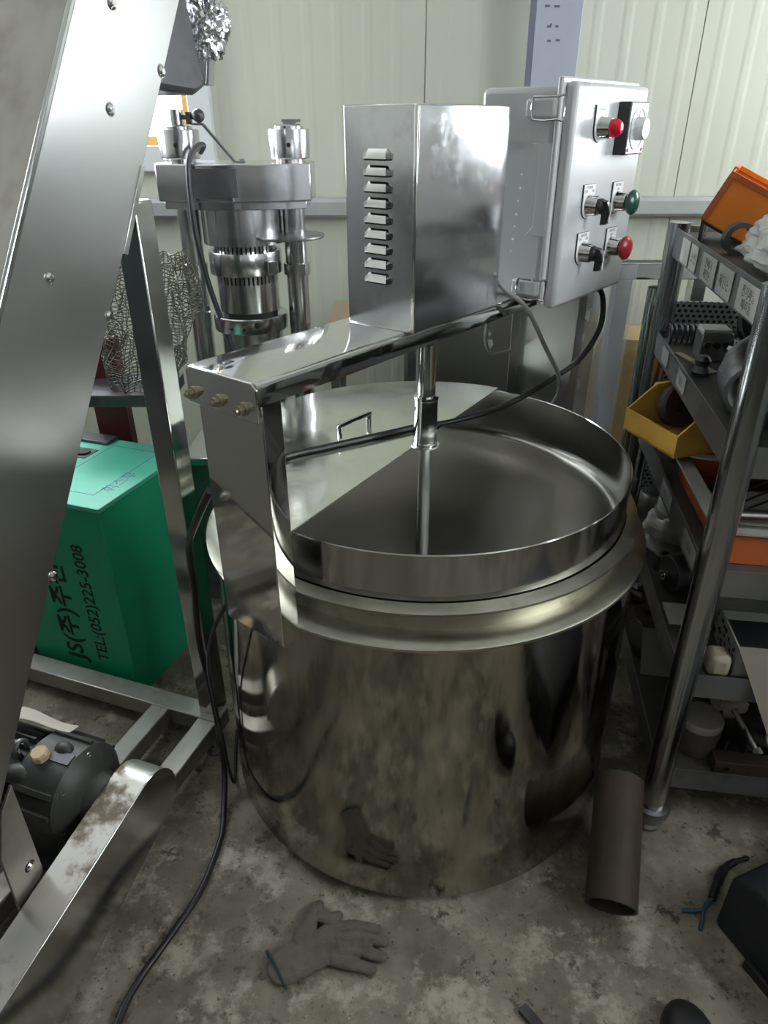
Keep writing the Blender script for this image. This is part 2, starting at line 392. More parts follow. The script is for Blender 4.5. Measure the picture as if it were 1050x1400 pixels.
# ================================================================== THE SETTING
g = G(); g.box(-2.3, 2.3, -2.2, 3.06, -.1, 0)
fl = struct(mk('floor', g, 'floor', org=(0, 0, 0)))
g = G(); g.box(-2.3, 2.3, -2.2, 3.06, 3.2, 3.3); struct(mk('ceiling', g, 'ceiling'))
g = G()
for a in ((-2.3, WX0, 0, 3.2), (WX1, 2.3, 0, 3.2), (WX0, WX1, 0, WZ0), (WX0, WX1, WZ1, 3.2)): g.box(a[0], a[1], 3.02, 3.12, a[2], a[3])
wb = struct(mk('wall_back', g, 'wall'))
def panel(x0, x1, z0, z1, ribs=True):
    pts = [(x0+.002, 3.012)]
    x = x0+.05
    while ribs and x < x1-.06:
        pts += [(x, 3.012), (x+.012, 3.0108), (x+.03, 3.0108), (x+.042, 3.012)]; x += .107
    pts += [(x1-.002, 3.012), (x1-.002, 3.03), (x0+.002, 3.03)]
    g = G(); g.prism(pts, z0, z1); mk('panel', g, 'wall', wb, ang=3)
for x0, x1 in ((.155, 1.14), (1.14, 2.12), (2.12, 2.3)): panel(x0, x1, 0, 3.2)
panel(WX1, .155, 0, 3.2)
panel(-2.3, WX0, 0, 3.2)
panel(WX0, WX1, 0, WZ0); panel(WX0, WX1, WZ1, 3.2)
g = G()
for a in ((-2.2, LY0, 0, 3.2), (LY1, 3.12, 0, 3.2), (LY0, LY1, 0, LZ0), (LY0, LY1, LZ1, 3.2)): g.box(-2.4, -2.3, a[0], a[1], a[2], a[3])
struct(mk('wall_left', g, 'wall_plain'))
g = G(); g.box(-2.3, -2.27, -2.2, 3.0, 0, 1.45); struct(mk('added_dark_board_left', g, 'dark_board'))  # unseen board added to keep low reflections in the steel dark
g = G(); g.box(-2.4, 2.4, -2.3, -2.2, 0, 3.2); struct(mk('wall_front', g, 'wall_plain'))
g = G(); g.box(-2.3, 2.3, -2.2, -2.17, 0, 1.35); struct(mk('added_dark_board_front', g, 'dark_board'))  # dark board added behind the camera for the steel to reflect
g = G()
for a in ((-2.2, FY0, 0, 3.2), (FY0, FY1, 0, FZ0), (FY0, FY1, FZ1, 3.2), (FY1, RY0, 0, 3.2), (RY1, 3.12, 0, 3.2), (RY0, RY1, 0, RZ0), (RY0, RY1, RZ1, 3.2)): g.box(2.3, 2.4, a[0], a[1], a[2], a[3])
struct(mk('wall_right', g, 'wall_plain'))
# back window: white outer frame, wooden sash, pane
w1 = bpy.data.objects.new('window_1', None); COL.objects.link(w1); w1.location = ((WX0+WX1)/2, 3.0, WZ0); ORG[w1.name] = V(w1.location); struct(w1)
def ring(x0, x1, z0, z1, t, y0, y1):
    g = G(); g.box(x0, x0+t, y0, y1, z0, z1); g.box(x1-t, x1, y0, y1, z0, z1); g.box(x0+t, x1-t, y0, y1, z0, z0+t); g.box(x0+t, x1-t, y0, y1, z1-t, z1); return g
mk('window_frame', ring(WX0-.03, WX1+.03, WZ0-.03, WZ1+.03, .085, 2.975, 3.1), 'pvc', w1, bevel=.004)
mk('sash', ring(WX0+.055, WX1-.055, WZ0+.055, WZ1-.055, .03, 3.02, 3.06), 'wood', w1, bevel=.003)
g = G(); g.box(WX0+.085, WX1-.085, 3.038, 3.044, WZ0+.085, WZ1-.085); mk('pane', g, 'glass', w1)
w2 = bpy.data.objects.new('window_2', None); COL.objects.link(w2); w2.location = (2.3, (RY0+RY1)/2, RZ0); ORG[w2.name] = V(w2.location); struct(w2)
g = G()
for y0, y1, z0, z1 in ((RY0-.03, RY0+.05, RZ0-.03, RZ1+.03), (RY1-.05, RY1+.03, RZ0-.03, RZ1+.03), (RY0, RY1, RZ0-.03, RZ0+.05), (RY0, RY1, RZ1-.05, RZ1+.03), ((RY0+RY1)/2-.03, (RY0+RY1)/2+.03, RZ0, RZ1)):
    g.box(2.28, 2.38, y0, y1, z0, z1)
mk('window_frame', g, 'pvc', w2)
for y0, y1 in ((RY0+.05, (RY0+RY1)/2-.03), ((RY0+RY1)/2+.03, RY1-.05)):
    g = G(); g.box(2.33, 2.336, y0, y1, RZ0+.05, RZ1-.05); mk('pane', g, 'glass', w2)
w3 = bpy.data.objects.new('fill_window_right', None); COL.objects.link(w3); w3.location = (2.3, (FY0+FY1)/2, FZ0); ORG[w3.name] = V(w3.location); struct(w3)  # added out of view for fill light from the right
g = G()
for y0, y1, z0, z1 in ((FY0-.03, FY0+.05, FZ0-.03, FZ1+.03), (FY1-.05, FY1+.03, FZ0-.03, FZ1+.03), (FY0, FY1, FZ0-.03, FZ0+.05), (FY0, FY1, FZ1-.05, FZ1+.03)): g.box(2.28, 2.38, y0, y1, z0, z1)
mk('window_frame', g, 'pvc', w3)
g = G(); g.box(2.33, 2.336, FY0+.05, FY1-.05, FZ0+.05, FZ1-.05); mk('pane', g, 'glass', w3)
w4 = bpy.data.objects.new('fill_window_left', None); COL.objects.link(w4); w4.location = (-2.3, (LY0+LY1)/2, LZ0); ORG[w4.name] = V(w4.location); struct(w4)  # unseen window added for more light on the wall's left part
g = G()
for y0, y1, z0, z1 in ((LY0-.03, LY0+.05, LZ0-.03, LZ1+.03), (LY1-.05, LY1+.03, LZ0-.03, LZ1+.03), (LY0, LY1, LZ0-.03, LZ0+.05), (LY0, LY1, LZ1-.05, LZ1+.03)): g.box(-2.38, -2.28, y0, y1, z0, z1)
mk('window_frame', g, 'pvc', w4)
g = G(); g.box(-2.336, -2.33, LY0+.05, LY1-.05, LZ0+.05, LZ1-.05); mk('pane', g, 'glass', w4)
# rail along the back wall
g = G(); g.prism([(3.0, 1.335), (2.955, 1.335), (2.945, 1.345), (2.945, 1.39), (2.955, 1.402), (3.0, 1.402)], -2.3, 2.3, axis='x')
struct(mk('trim_1', g, 'trim'))
# steel column
col = thing('steel_column', (.58, 2.9, 0), 'blue grey painted steel column standing against the cream panel wall', 'column')
g = G(); g.box(.505, .655, 2.80, 2.812, 0, 3.2); mk('flange', g, 'column', col, bevel=.002)
g = G(); g.box(.505, .655, 2.932, 2.944, 0, 3.2); mk('flange', g, 'column', col)
g = G(); g.box(.573, .583, 2.812, 2.932, 0, 3.2); mk('web', g, 'column', col)
sp = G()
for x, z, w in ((.53, 1.985, .016), (.56, 1.984, .018), (.543, 1.93, .012), (.57, 1.93, .01), (.552, 1.935, .006), (.547, 1.89, .012), (.575, 1.892, .014)):
    sp.box(x, x+w, 2.7985, 2.80, z, z+.006)
mk('paint_marks', sp, 'ink_grey', col)

# ================================================================== KETTLE
ket = thing('stirring_kettle', (KX, KY, 0), 'large round stainless stirring kettle with overhead motor arm and stained drum', 'kettle')
CK = T(KX, KY, 0)
g = G(); g.lathe([(0, .03), (.50, .03), (.52, .034), (.527, .048), (.526, .2), (.521, .55), (.516, .796)], 96)
mk('drum', g, 'body', ket, CK)
g = G()
prof = [(.47, .815), (.497, .813), (.529, .806), (.533, .803), (.533, .797), (.526, .795), (.512, .795), (.47, .80), (.47, .815)]
g.lathe(prof, 96); mk('flange', g, 'flange', ket, CK)
g = G(); g.lathe([(.484, .812), (.487, .852), (.503, .857), (.506, .860), (.505, .864), (.495, .868), (.479, .872)], 96); mk('upper_lip', g, 'flange', ket, CK)
g = G(); g.lathe([(.476, .866), (.4765, .95), (.477, .974), (.475, .976), (.473, .974), (.472, .95), (.4715, .852), (.474, .845)], 96); mk('rim_wall', g, 'rim', ket, CK)
prof = [(.4745, .852), (.462, .850), (.456, .846), (.452, .838)]
for i in range(1, 17):
    a = i/16; prof.append((.452*math.cos(a*math.pi/2)**.72 if a < 1 else 0, .838-.215*math.sin(a*math.pi/2)**1.25))
g = G(); g.lathe(prof, 96); mk('bowl', g, 'bowl', ket, CK)
ft = proto('foot', G().cyl((0, 0, 0), (0, 0, .035), .022, .026, 16), 'steel_dull')
for a in (-100, -10, 80, 170):
    put('foot', ft, ket, T(KX+.47*math.cos(math.radians(a)), KY+.47*math.sin(math.radians(a)), 0))
# arm: folded channel
def channel(hw, z0, z1, t, r):
    o = []; n = 4
    o += [(-hw, z0)]
    o += [(-hw+r-r*math.cos(math.pi/2*i/n), z1-r+r*math.sin(math.pi/2*i/n)) for i in range(n+1)]
    o += [(hw-r+r*math.sin(math.pi/2*i/n), z1-r+r*math.cos(math.pi/2*i/n)) for i in range(n+1)]
    o += [(hw, z0), (hw-t, z0), (hw-t, z1-t), (-hw+t, z1-t), (-hw+t, z0)]
    return o
g = G(); g.prism(channel(.088, 1.268, 1.307, .004, .010), -.575, .66, axis='x')
arm = mk('support_arm', g, 'mirror', ket, ARM)
g = G(); g.prism([(-.088, 1.24), (.088, 1.24), (.088, 1.297), (.078, 1.3065), (-.078, 1.3065), (-.088, 1.297)], -.579, -.574, axis='x')
mk('end_plate', g, 'mirror', arm, ARM, bevel=.002)
bolt = G(); bolt.cyl((0, 0, 0), (0, 0, .004), .011, n=16); bolt.cyl((0, 0, .004), (0, 0, .013), .0085, n=6); bolt.cyl((0, 0, .013), (0, 0, .018), .004, n=8)
boltm = proto('bolt', bolt, 'brass')
for w, z in ((-.071, 1.26), (-.006, 1.26), (.055, 1.26)):
    put('bolt', boltm, arm, ARM @ T(-.579, -w, z) @ R(-90, 'Y'))
# near post: C channel
def post(s0, s1, w0, w1, z0, z1, X, face):
    t = .004; g = G()
    if face < 0: pl = [(s1, -w1), (s0, -w1), (s0, -w0), (s1, -w0), (s1, -w0-t), (s0+t, -w0-t), (s0+t, -w1+t), (s1, -w1+t)]
    else: pl = [(s0, -w1), (s1, -w1), (s1, -w0), (s0, -w0), (s0, -w0-t), (s1-t, -w0-t), (s1-t, -w1+t), (s0, -w1+t)]
    g.prism(pl, z0, z1); return g
mk('near_post', post(-.564, -.52, -.082, .080, .775, 1.27, ARM, -1), 'mirror', ket, ARM, bevel=.002)
mk('far_post', post(.555, .605, -.10, .10, .70, 1.27, ARM, 1), 'brushed', ket, ARM, bevel=.002)
g = G(); g.box(.508, .602, -.06, .06, .705, .79); mk('post_bracket', g, 'brushed', ket, ARM, bevel=.002)
# motor cover
g = G(); g.box(-.192, .111, -.104, .061, 1.306, 1.687)
mc = mk('motor_cover', g, 'cover', ket, ARM, bevel=.003)
g = G(); g.box(-.1955, -.189, -.1065, -.099, 1.308, 1.686); mk('folded_edge', g, 'mirror', mc, ARM, bevel=.0015)
lv = G(); n = 8
# louvre scoop: half-round shell, opening downwards
pl = [(-.029, 0)]+[(-.029+.008-.008*math.cos(math.pi/2*i/4), -.004+.012*math.sin(math.pi/2*i/4)+.004) for i in range(5)]
poly = [(-.028, -.008), (-.028, .002), (-.022, .008), (.022, .008), (.028, .002), (.028, -.008)]
top = [(-.026, -.0075), (-.026, .000), (-.021, .004), (.021, .004), (.026, .000), (.026, -.0075)]
lv.add([(p[0], p[1], 0) for p in poly]+[(p[0], p[1], .0035 if p[1] > 0 else .010) for p in top],
       [(6, 7, 8, 9, 10, 11)[::-1]]+[(i, (i+1) % 6, 6+(i+1) % 6, 6+i) for i in range(6)])
lvm = proto('louver', lv, 'mirror', 20)
slit = proto('louver_slot', G().box(-.025, .025, -.0105, -.0078, .0002, .0085), 'dark_gap')
for i in range(9):
    z = 1.611-.0262*i
    F = ARM @ frame((-.1925, -.018, z), (0, -1, 0), (0, 0, 1), (-1, 0, 0))
    lo = put('louver', lvm, mc, F); put('louver_slot', slit, mc, F)
# shaft and coupling
g = G(); g.cyl((0, 0, 1.10), (0, 0, 1.275), .021, n=32); mk('drive_shaft', g, 'chrome', ket, CK)
g = G(); g.lathe([(0, .988), (.0265, .988), (.029, .991), (.029, .996), (.0275, .998), (.0275, 1.100), (.029, 1.102), (.029, 1.109), (.021, 1.111)], 36); mk('coupling', g, 'mirror', ket, CK)
g = G(); g.lathe([(.014, .986), (.034, .985), (.034, .989), (.014, .99)], 32); mk('coupling_collar', g, 'machined', ket, CK)
g = G(); g.cyl((0, 0, .635), (0, 0, .99), .0165, n=28); mk('stirring_shaft', g, 'tube', ket, CK)
g = G(); g.cyl((.0, -.03, 1.235), (.0, -.03, 1.27), .012, n=16); mk('cable_gland', g, 'black', ket, CK)

# lid
lid = thing('kettle_lid', ARM @ V((-.1, .25, .976)), 'thin greasy stainless half-round lid lying on the kettle rim', 'lid')
def edge(s): return .043-.118*(s+.49)
pts = []; Rl = .49
for i in range(181):
    a = math.tau*i/180
    s, w = Rl*math.cos(a), Rl*math.sin(a)
    if w < edge(s): pts.append((s, -w, a))
pts.sort(key=lambda p: (p[2]+math.pi/2*0) % math.tau)
# find the gap in angle to order as a contiguous arc
k = max(range(len(pts)), key=lambda i: (pts[i][2]-pts[i-1][2]) % math.tau)
pts = [(p[0], p[1]) for p in pts[k:]+pts[:k]]
g = G(); g.prism(pts, .9765, .9795); mk('lid_sheet', g, 'lid', lid, ARM)
g = G(); g.tube([(-.088, .193, .979), (-.088, .193, 1.006), (-.083, .193, 1.012), (.018, .193, 1.012), (.023, .193, 1.006), (.023, .193, .979)], .006, 10, smooth=3); mk('handle', g, 'chrome', lid, ARM)

# ================================================================== CONTROL BOX
cb = thing('control_box', ARM @ V((.40, -.06, 1.307)), 'pale grey plastic electrical control box with buttons at the end of the arm', 'control box')
g = G(); g.box(.215, .60, -.148, .03, 1.3065, 1.722); mk('enclosure', g, 'box_plastic', cb, ARM, bevel=.012)
g = G(); g.box(.212, .604, -.158, -.146, 1.296, 1.738); mk('seal_lip', g, 'box_plastic', cb, ARM, bevel=.004)
g = G(); g.box(.225, .602, -.184, -.156, 1.288, 1.729); door = mk('door', g, 'box_plastic', cb, ARM, bevel=.009)
g = G(); g.prism([(-.10, 1.44), (-.155, 1.44), (-.155, 1.62), (-.10, 1.62), (-.118, 1.60), (-.118, 1.46)], .2135, .2165, axis='x'); mk('side_rib', g, 'box_plastic', cb, ARM, bevel=.002)
def hinge(z):
    g = G(); g.box(.200, .222, -.150, -.085, z-.017, z+.017); h = mk('latch', g, 'box_plastic', cb, ARM, bevel=.005)
    g = G(); g.tube([(.196, -.105, z+.02), (.196, -.160, z+.02), (.205, -.168, z+.02), (.205, -.168, z-.02), (.196, -.160, z-.02), (.196, -.105, z-.02), (.196, -.105, z+.02)], .0025, 8, smooth=2); mk('wire_bail', g, 'chrome', h, ARM)
hinge(1.683); hinge(1.332)
g = G(); g.cyl((.215, -.02, 1.62), (.190, -.02, 1.62), .009, n=16); g.cyl((.190, -.02, 1.62), (.18, -.02, 1.62), .006, n=12); mk('cable_gland', g, 'black_plastic', cb, ARM)
dm = proto('rivet', G().sphere((0, 0, 0), .0028, 8, 6), 'white_plate')
for i in range(7): put('rivet', dm, cb, ARM @ T(.2145, -.082+.004*i*.5, 1.56-.026*i))
def F(s, z, w=.184): return ARM @ frame((s, -w, z), (1, 0, 0), (0, 0, 1), (0, -1, 0))   # local x right, y up, z out of the door
plate = G(); w, h = .028, .034
pp = [(-w, h), (-w, -.008)]+[(-w*math.cos(a), -.008-w*math.sin(a)*.95) for a in [math.pi*i/10 for i in range(1, 10)]]+[(w, -.008), (w, h)]
plate.prism(pp, 0, .004); platem = proto('legend_plate', plate, 'white_plate', 30)
platek = G(); platek.prism([(p[0]*1.03, p[1]*1.02) for p in pp], -.001, .0028); platekm = proto('plate_backing', platek, 'black_plastic')
ring_ = G(); ring_.lathe([(.023, .003), (.023, .008), (.021, .011), (.020, .026), (.018, .029), (0, .029)], 28); ringm = proto('bezel', ring_, 'chrome')
dome = G(); dome.lathe([(.0, .022), (.016, .022), (.018, .034), (.0165, .044), (.010, .051), (0, .053)], 24); domem = proto('lens', dome, 'red_lens')
mush = G(); mush.lathe([(0, .026), (.014, .027), (.014, .034), (.024, .036), (.0275, .041), (.0275, .045), (.022, .052), (.010, .056), (0, .057)], 28)
mr_ = proto('mushroom_cap', mush, 'red_button'); mg_ = proto('mushroom_cap', mush, 'green_button')
knob = G(); knob.lathe([(0, .028), (.0165, .028), (.0165, .036), (.012, .041), (0, .041)], 20)
knob.add([(-.008, .014, .034), (.008, .014, .034), (.0065, .010, .050), (-.0065, .010, .050), (-.0055, -.014, .056), (.0055, -.014, .056), (-.0055, -.018, .038), (.0055, -.018, .038),
          (-.0045, -.036, .050), (.0045, -.036, .050), (-.0045, -.038, .036), (.0045, -.038, .036)],
         [(0, 1, 2, 3), (3, 2, 5, 4), (4, 5, 9, 8), (8, 9, 11, 10), (10, 11, 7, 6), (6, 7, 1, 0), (0, 3, 4, 6), (1, 7, 5, 2), (6, 4, 8, 10), (7, 11, 9, 5)])
knobm = proto('selector_lever', knob, 'black_plastic', 25)
stripe = proto('pointer_line', G().box(-.0015, .0015, -.016, .008, .0535, .0575).box(-.0015, .0015, -.035, -.016, .0525, .0555), 'white_plate')
def unit(kind, s, z, lines):
    X = F(s, z)
    p = put(kind, platem, cb, X); put('plate_backing', platekm, p, X)
    put('bezel', ringm, p, X @ T(0, -.008, 0))
    for (tx, ty, st) in lines: text('legend', st, .0085, X @ T(tx, ty, .0041), 'ink_grey', p, .0001)
    return p, X @ T(0, -.008, 0)
p, X = unit('indicator_lamp', .345, 1.655, ((0, .026, 'POWER'),)); put('lens', domem, p, X)
p, X = unit('selector_switch', .332, 1.505, ((0, .028, 'POWER'), (-.017, .020, 'OFF'), (.017, .020, 'ON'))); put('selector_lever', knobm, p, X @ R(8, 'Z')); put('pointer_line', stripe, p, X @ R(8, 'Z'))
p, X = unit('push_button', .488, 1.502, ((0, .028, 'MOTOR'), (0, .0185, 'ON'))); put('mushroom_cap', mg_, p, X); p['label'] = 'dark green mushroom push button'
p, X = unit('selector_switch', .330, 1.407, ((0, .028, 'HEATER'), (-.017, .020, 'OFF'), (.017, .020, 'ON'))); put('selector_lever', knobm, p, X @ R(8, 'Z')); put('pointer_line', stripe, p, X @ R(8, 'Z'))
p, X = unit('push_button', .488, 1.402, ((0, .028, 'MOTOR'), (0, .0185, 'OFF'))); put('mushroom_cap', mr_, p, X); p['label'] = 'red mushroom push button'
X = F(.485, 1.645)
g = G(); g.box(-.05, .05, -.052, .052, 0, .028); tm = mk('timer_dial', g, 'black_plastic', cb, X, bevel=.002)
g = G(); g.box(-.047, .047, -.049, .049, .027, .030); mk('dial_face', g, 'dial', tm, X, bevel=.001)
g = G(); g.lathe([(.043, .030), (.043, .0325), (.039, .0325), (.039, .030)], 32); mk('scale_ring', g, 'dial', tm, X)
g = G(); g.lathe([(0, .05), (.020, .05), (.022, .047), (.024, .030)], 28); mk('timer_knob', g, 'dial', tm, X)
g = G(); g.box(-.001, .001, .024, .036, .0301, .0308); mk('pointer', g, 'ink_grey', tm, X)
g = G(); g.cyl((-.039, -.042, .030), (-.039, -.042, .032), .004, n=12); mk('green_light', g, 'green_button', tm, X)
g = G(); g.cyl((.039, -.042, .030), (.039, -.042, .032), .004, n=12); mk('red_light', g, 'red_lens', tm, X)

# ================================================================== CABLES ON THE KETTLE
def cable(name, pts, r, m, label, X=None):
    g = G(); g.tube(pts, r, 12, smooth=8); return tag(mk(name, g, m, None, X), label, 'cable')
A = lambda s, w, z: ARM @ V((s, -w, z))
cable('power_cable', [(-.262, 1.395, .9865), (-.235, 1.474, .9865), (-.131, 1.538, .9865), (-.01, 1.606, .9865), (.082, 1.659, .9865), (.157, 1.68, .988), (.265, 1.722, 1.0),
      A(.30, .075, 1.03), A(.44, .105, 1.058), A(.545, .118, 1.08), A(.60, .13, 1.12), A(.625, .14, 1.18), A(.625, .13, 1.25), A(.575, .12, 1.285), A(.57, .12, 1.312)], .0075, 'cable_black',
      'thick black power cable lying across the kettle lid and rising to the control box')
cable('signal_cable', [A(.106, -.02, 1.46), A(.125, .05, 1.40), A(.125, .105, 1.345), A(.19, .125, 1.30), A(.25, .125, 1.25), A(.31, .13, 1.18), A(.41, .13, 1.08), A(.49, .10, 1.0), A(.52, .06, .93)], .0055, 'cable_grey',
      'grey cable hanging from the motor cover down behind the kettle rim')
cable('motor_lead', [A(.30, -.02, 1.268), A(.305, -.03, 1.22), A(.35, -.06, 1.15), A(.44, -.09, 1.09), A(.555, -.097, 1.07)], .005, 'cable_grey', 'thin grey lead looping below the arm to the far post')
cable('floor_cable', [(-.324, 1.168, 1.06), (-.382, 1.235, .95), (-.43, 1.32, .84), (-.46, 1.40, .66), (-.475, 1.42, .50), (-.472, 1.43, .36), (-.462, 1.42, .20), (-.452, 1.38, .06), (-.44, 1.28, .012), (-.434, 1.2, .0085), (-.454, 1.067, .0085), (-.497, .96, .0085), (-.547, .848, .0085), (-.563, .76, .0085), (-.56, .6, .0085)], .008, 'cable_black',
      'black power cable running down beside the kettle and across the floor')
cable('thin_floor_cable', [(-.322, 1.163, .80), (-.370, 1.2, .70), (-.41, 1.26, .56), (-.438, 1.35, .36), (-.440, 1.37, .22), (-.432, 1.365, .08), (-.430, 1.385, .014), (-.440, 1.45, .0045), (-.455, 1.55, .0045), (-.458, 1.62, .0045), (-.43, 1.75, .0045)], .0045, 'cable_black', 'thin black cable hanging beside the drum of the kettle')

# ================================================================== OIL PRESS
PX, PY = -.455, 2.45
op = thing('oil_press', (PX, PY, 0), 'bare steel hydraulic oil press with two columns and a heavy crown', 'press')
cr = [(-.235, -.085), (-.235, .09), (-.19, .12), (.19, .12), (.235, .09), (.235, -.075), (.19, -.10)]
cr += [(.19-.38*i/10, -.10-.035*math.sin(math.pi*i/10)) for i in range(1, 10)] + [(-.19, -.098)]
CP = T(PX, PY, 0)
g = G(); g.prism(cr, 1.447, 1.552); crown = mk('crown', g, 'machined', op, CP, bevel=.004)
g = G(); g.prism([(x*.93, y*.97) for x, y in cr], 1.425, 1.447); mk('crown_plate', g, 'machined', op, CP, bevel=.002)
g = G(); g.box(-.115, .02, -.1375, -.128, 1.46, 1.54); mk('name_plate', g, 'steel_dull', crown, CP)
for x in (-.172, .168):
    g = G(); g.lathe([(0, 1.655), (.035, 1.655), (.044, 1.65), (.044, 1.644), (.0615, 1.642), (.063, 1.638), (.0605, 1.565), (.058, 1.562), (.045, 1.56), (.045, 1.55)], 36)
    nut = mk('column_nut', g, 'machined', op, T(PX+x, PY, 0))
    g = G(); g.cyl((.004, -.058, 1.60), (.004, -.0635, 1.60), .0065, n=12); mk('pin_hole', g, 'dark_gap', nut, T(PX+x, PY, 0))
    g = G(); g.cyl((0, 0, .62), (0, 0, 1.43), .036, n=28); c_ = mk('column', g, 'machined', op, T(PX+x, PY, 0))
    g = G(); g.lathe([(.036, 1.215), (.044, 1.217), (.044, 1.252), (.036, 1.254)], 28); mk('collar', g, 'machined', c_, T(PX+x, PY, 0))
g = G(); g.box(.155, .19, -.02, .02, 1.655, 1.664); g.box(.148, .205, -.006, .006, 1.66, 1.668); mk('top_key', g, 'steel_dull', op, CP)
g = G(); g.cyl((-.172, 0, 1.655), (-.172, 0, 1.695), .023, n=20); valve = mk('bleed_valve', g, 'machined', op, CP)
g = G(); g.cyl((-.15, -.01, 1.675), (-.115, -.02, 1.675), .007, n=10); g.sphere((-.098, -.024, 1.678), .019, 14, 10); g.box(-.135, -.122, -.03, -.005, 1.655, 1.688); mk('valve_knob', g, 'steel_dark', valve, CP)
g = G(); g.prism([(-.125, 1.658), (-.09, 1.660), (-.085, 1.657), (.0, 1.556), (.03, 1.556), (.03, 1.552), (-.004, 1.552), (-.089, 1.652), (-.125, 1.654)], -.03, -.008, axis='y'); mk('strap', g, 'steel_dull', op, CP)
g = G(); g.cyl((.02, -.02, 1.552), (.02, -.02, 1.562), .009, n=6); mk('strap_bolt', g, 'steel_dull', op, CP)
g = G(); g.cyl((0, 0, 1.318), (0, 0, 1.43), .128, n=48); mk('cylinder', g, 'machined', op, CP)
# slotted cage: bars between dark core
g = G(); g.cyl((0, 0, 1.0), (0, 0, 1.33), .092, n=40); mk('cage_core', g, 'dark_gap', op, CP)
tooth = proto('cage_bar', G().box(-.0045, .0045, -.101, -.09, 1.195, 1.318), 'machined')
for i in range(44): put('cage_bar', tooth, op, CP @ R(360*i/44, 'Z'))
g = G(); g.lathe([(.104, 1.225), (.118, 1.225), (.119, 1.228), (.119, 1.292), (.118, 1.295), (.104, 1.295), (.104, 1.225)], 48); band = mk('cage_band', g, 'machined', op, CP)
g = G(); g.box(.09, .118, -.10, -.085, 1.235, 1.27); g.cyl((.108, -.10, 1.25), (.108, -.112, 1.25), .008, n=12); mk('band_lug', g, 'steel_dull', band, CP)
g = G(); g.cyl((0, 0, 1.105), (0, 0, 1.196), .1015, n=44); mk('cage_sleeve', g, 'machined', op, CP)
g = G(); g.lathe([(0, 1.09), (.104, 1.09), (.104, 1.06), (.118, 1.055), (.127, 1.06), (.127, 1.085), (.125, 1.088), (.121, 1.088), (.112, 1.075)], 44)
g = G(); g.lathe([(.085, 1.07), (.117, 1.092), (.122, 1.092), (.125, 1.089), (.125, 1.045), (.122, 1.04), (.105, 1.04), (.105, .6), (0, .6)], 44); mk('drip_cup', g, 'machined', op, CP)
for a in (-112, -92, -72):
    x, y = .125*math.cos(math.radians(a)), .125*math.sin(math.radians(a)); h = .010 if a == -72 else .005
    g = G(); g.cyl((x*.96, y*.96, 1.06+(.012 if a == -72 else 0)), (x*1.012, y*1.012, 1.06+(.012 if a == -72 else 0)), h, n=14); mk('drain_hole', g, 'dark_gap', op, CP)
g = G(); g.lathe([(0, 1.338), (.112, 1.338), (.113, 1.342), (.112, 1.346), (0, 1.346)], 44); mk('swing_tray', g, 'steel_dull', op, T(PX+.155, PY-.05, 0))
g = G(); g.tube([(-.10, -.05, 1.58), (-.085, -.06, 1.60), (-.10, -.085, 1.595), (-.118, -.125, 1.56), (-.122, -.142, 1.48), (-.12, -.14, 1.36), (-.112, -.10, 1.22), (-.09, -.08, 1.10), (-.06, -.085, 1.0), (-.03, -.10, .86)], .009, 10, smooth=5); mk('hydraulic_hose', g, 'steel_dark', op, CP)
g = G(); g.box(-.24, .24, -.16, .18, 0, .60); mk('base_cabinet', g, 'steel_dull', op, CP, bevel=.006)
g = G(); g.box(-.25, .25, -.20, .20, .60, .63); mk('bed_plate', g, 'machined', op, CP, bevel=.004)
# ================================================================== BUCKET ELEVATOR
TH = math.radians(55.65); ct, st = math.cos(TH), math.sin(TH)
C1, C0 = -1.003, -1.35
def EP(s): return (s, 1.878-1.463*(1.531-s))     # lower edge of the casing
DEP = .248
el = thing('bucket_elevator', ELE @ V((-1.25, .6, 0)), 'tall inclined stainless bucket elevator leaning on a square tube leg', 'conveyor')
def casing(s0, s1, d0, d1, c0, c1):
    g = G(); a, b = EP(s0), EP(s1)
    P = [(a[0]-st*d0, a[1]+ct*d0), (b[0]-st*d0, b[1]+ct*d0), (b[0]-st*d1, b[1]+ct*d1), (a[0]-st*d1, a[1]+ct*d1)]
    g.prism(P, c0, c1, axis='x'); return g
mk('casing', casing(.40, 1.9, .003, DEP-.003, C0, C1-.003), 'brushed_dusty', el, ELE, bevel=.003)
mk('added_dark_underside', casing(.40, 1.9, -.004, .003, C0, C1-.004), 'steel_dark', el, ELE)  # dark plate added so the leg's near face mirrors black
sp_ = mk('side_panel', casing(.42, 1.89, 0, DEP-.004, C1-.004, C1), 'brushed', el, ELE, bevel=.0015)
mk('top_cover', casing(.40, 1.9, DEP-.002, DEP+.006, C0-.005, C1-.004), 'brushed_dusty', el, ELE, bevel=.002)
mk('edge_bead', casing(.40, 1.9, DEP-.006, DEP+.008, C1-.006, C1+.004), 'tube', el, ELE, bevel=.004)
scr = G(); scr.lathe([(0, .007), (.006, .0065), (.010, .003), (.0105, 0), (.013, 0), (.013, -.001)], 16); scm = proto('screw', scr, 'chrome')
for s_, z_ in ((1.312, 1.851), (1.437, 1.752), (1.259, 1.682), (1.018, 1.418), (1.150, 1.321), (.857, .883), (.66, .79)):
    put('screw', scm, el, ELE @ T(C1, s_, z_) @ R(90, 'Y'))
g = G(); g.box(-1.067, -1.007, 1.288, 1.350, .098, 1.52); leg = mk('leg', g, 'tube', el, ELE, bevel=.004)
g = G(); g.prism([(1.235, 1.425), (1.325, 1.565), (1.332, 1.582), (1.322, 1.585), (1.222, 1.43)], -1.006, -.999, axis='x'); mk('weld_plate', g, 'tube', el, ELE, bevel=.001)
g = G(); g.box(-1.85, -.993, 1.266, 1.332, .042, .10); mk('base_tube', g, 'brushed_dusty', el, ELE, bevel=.004)
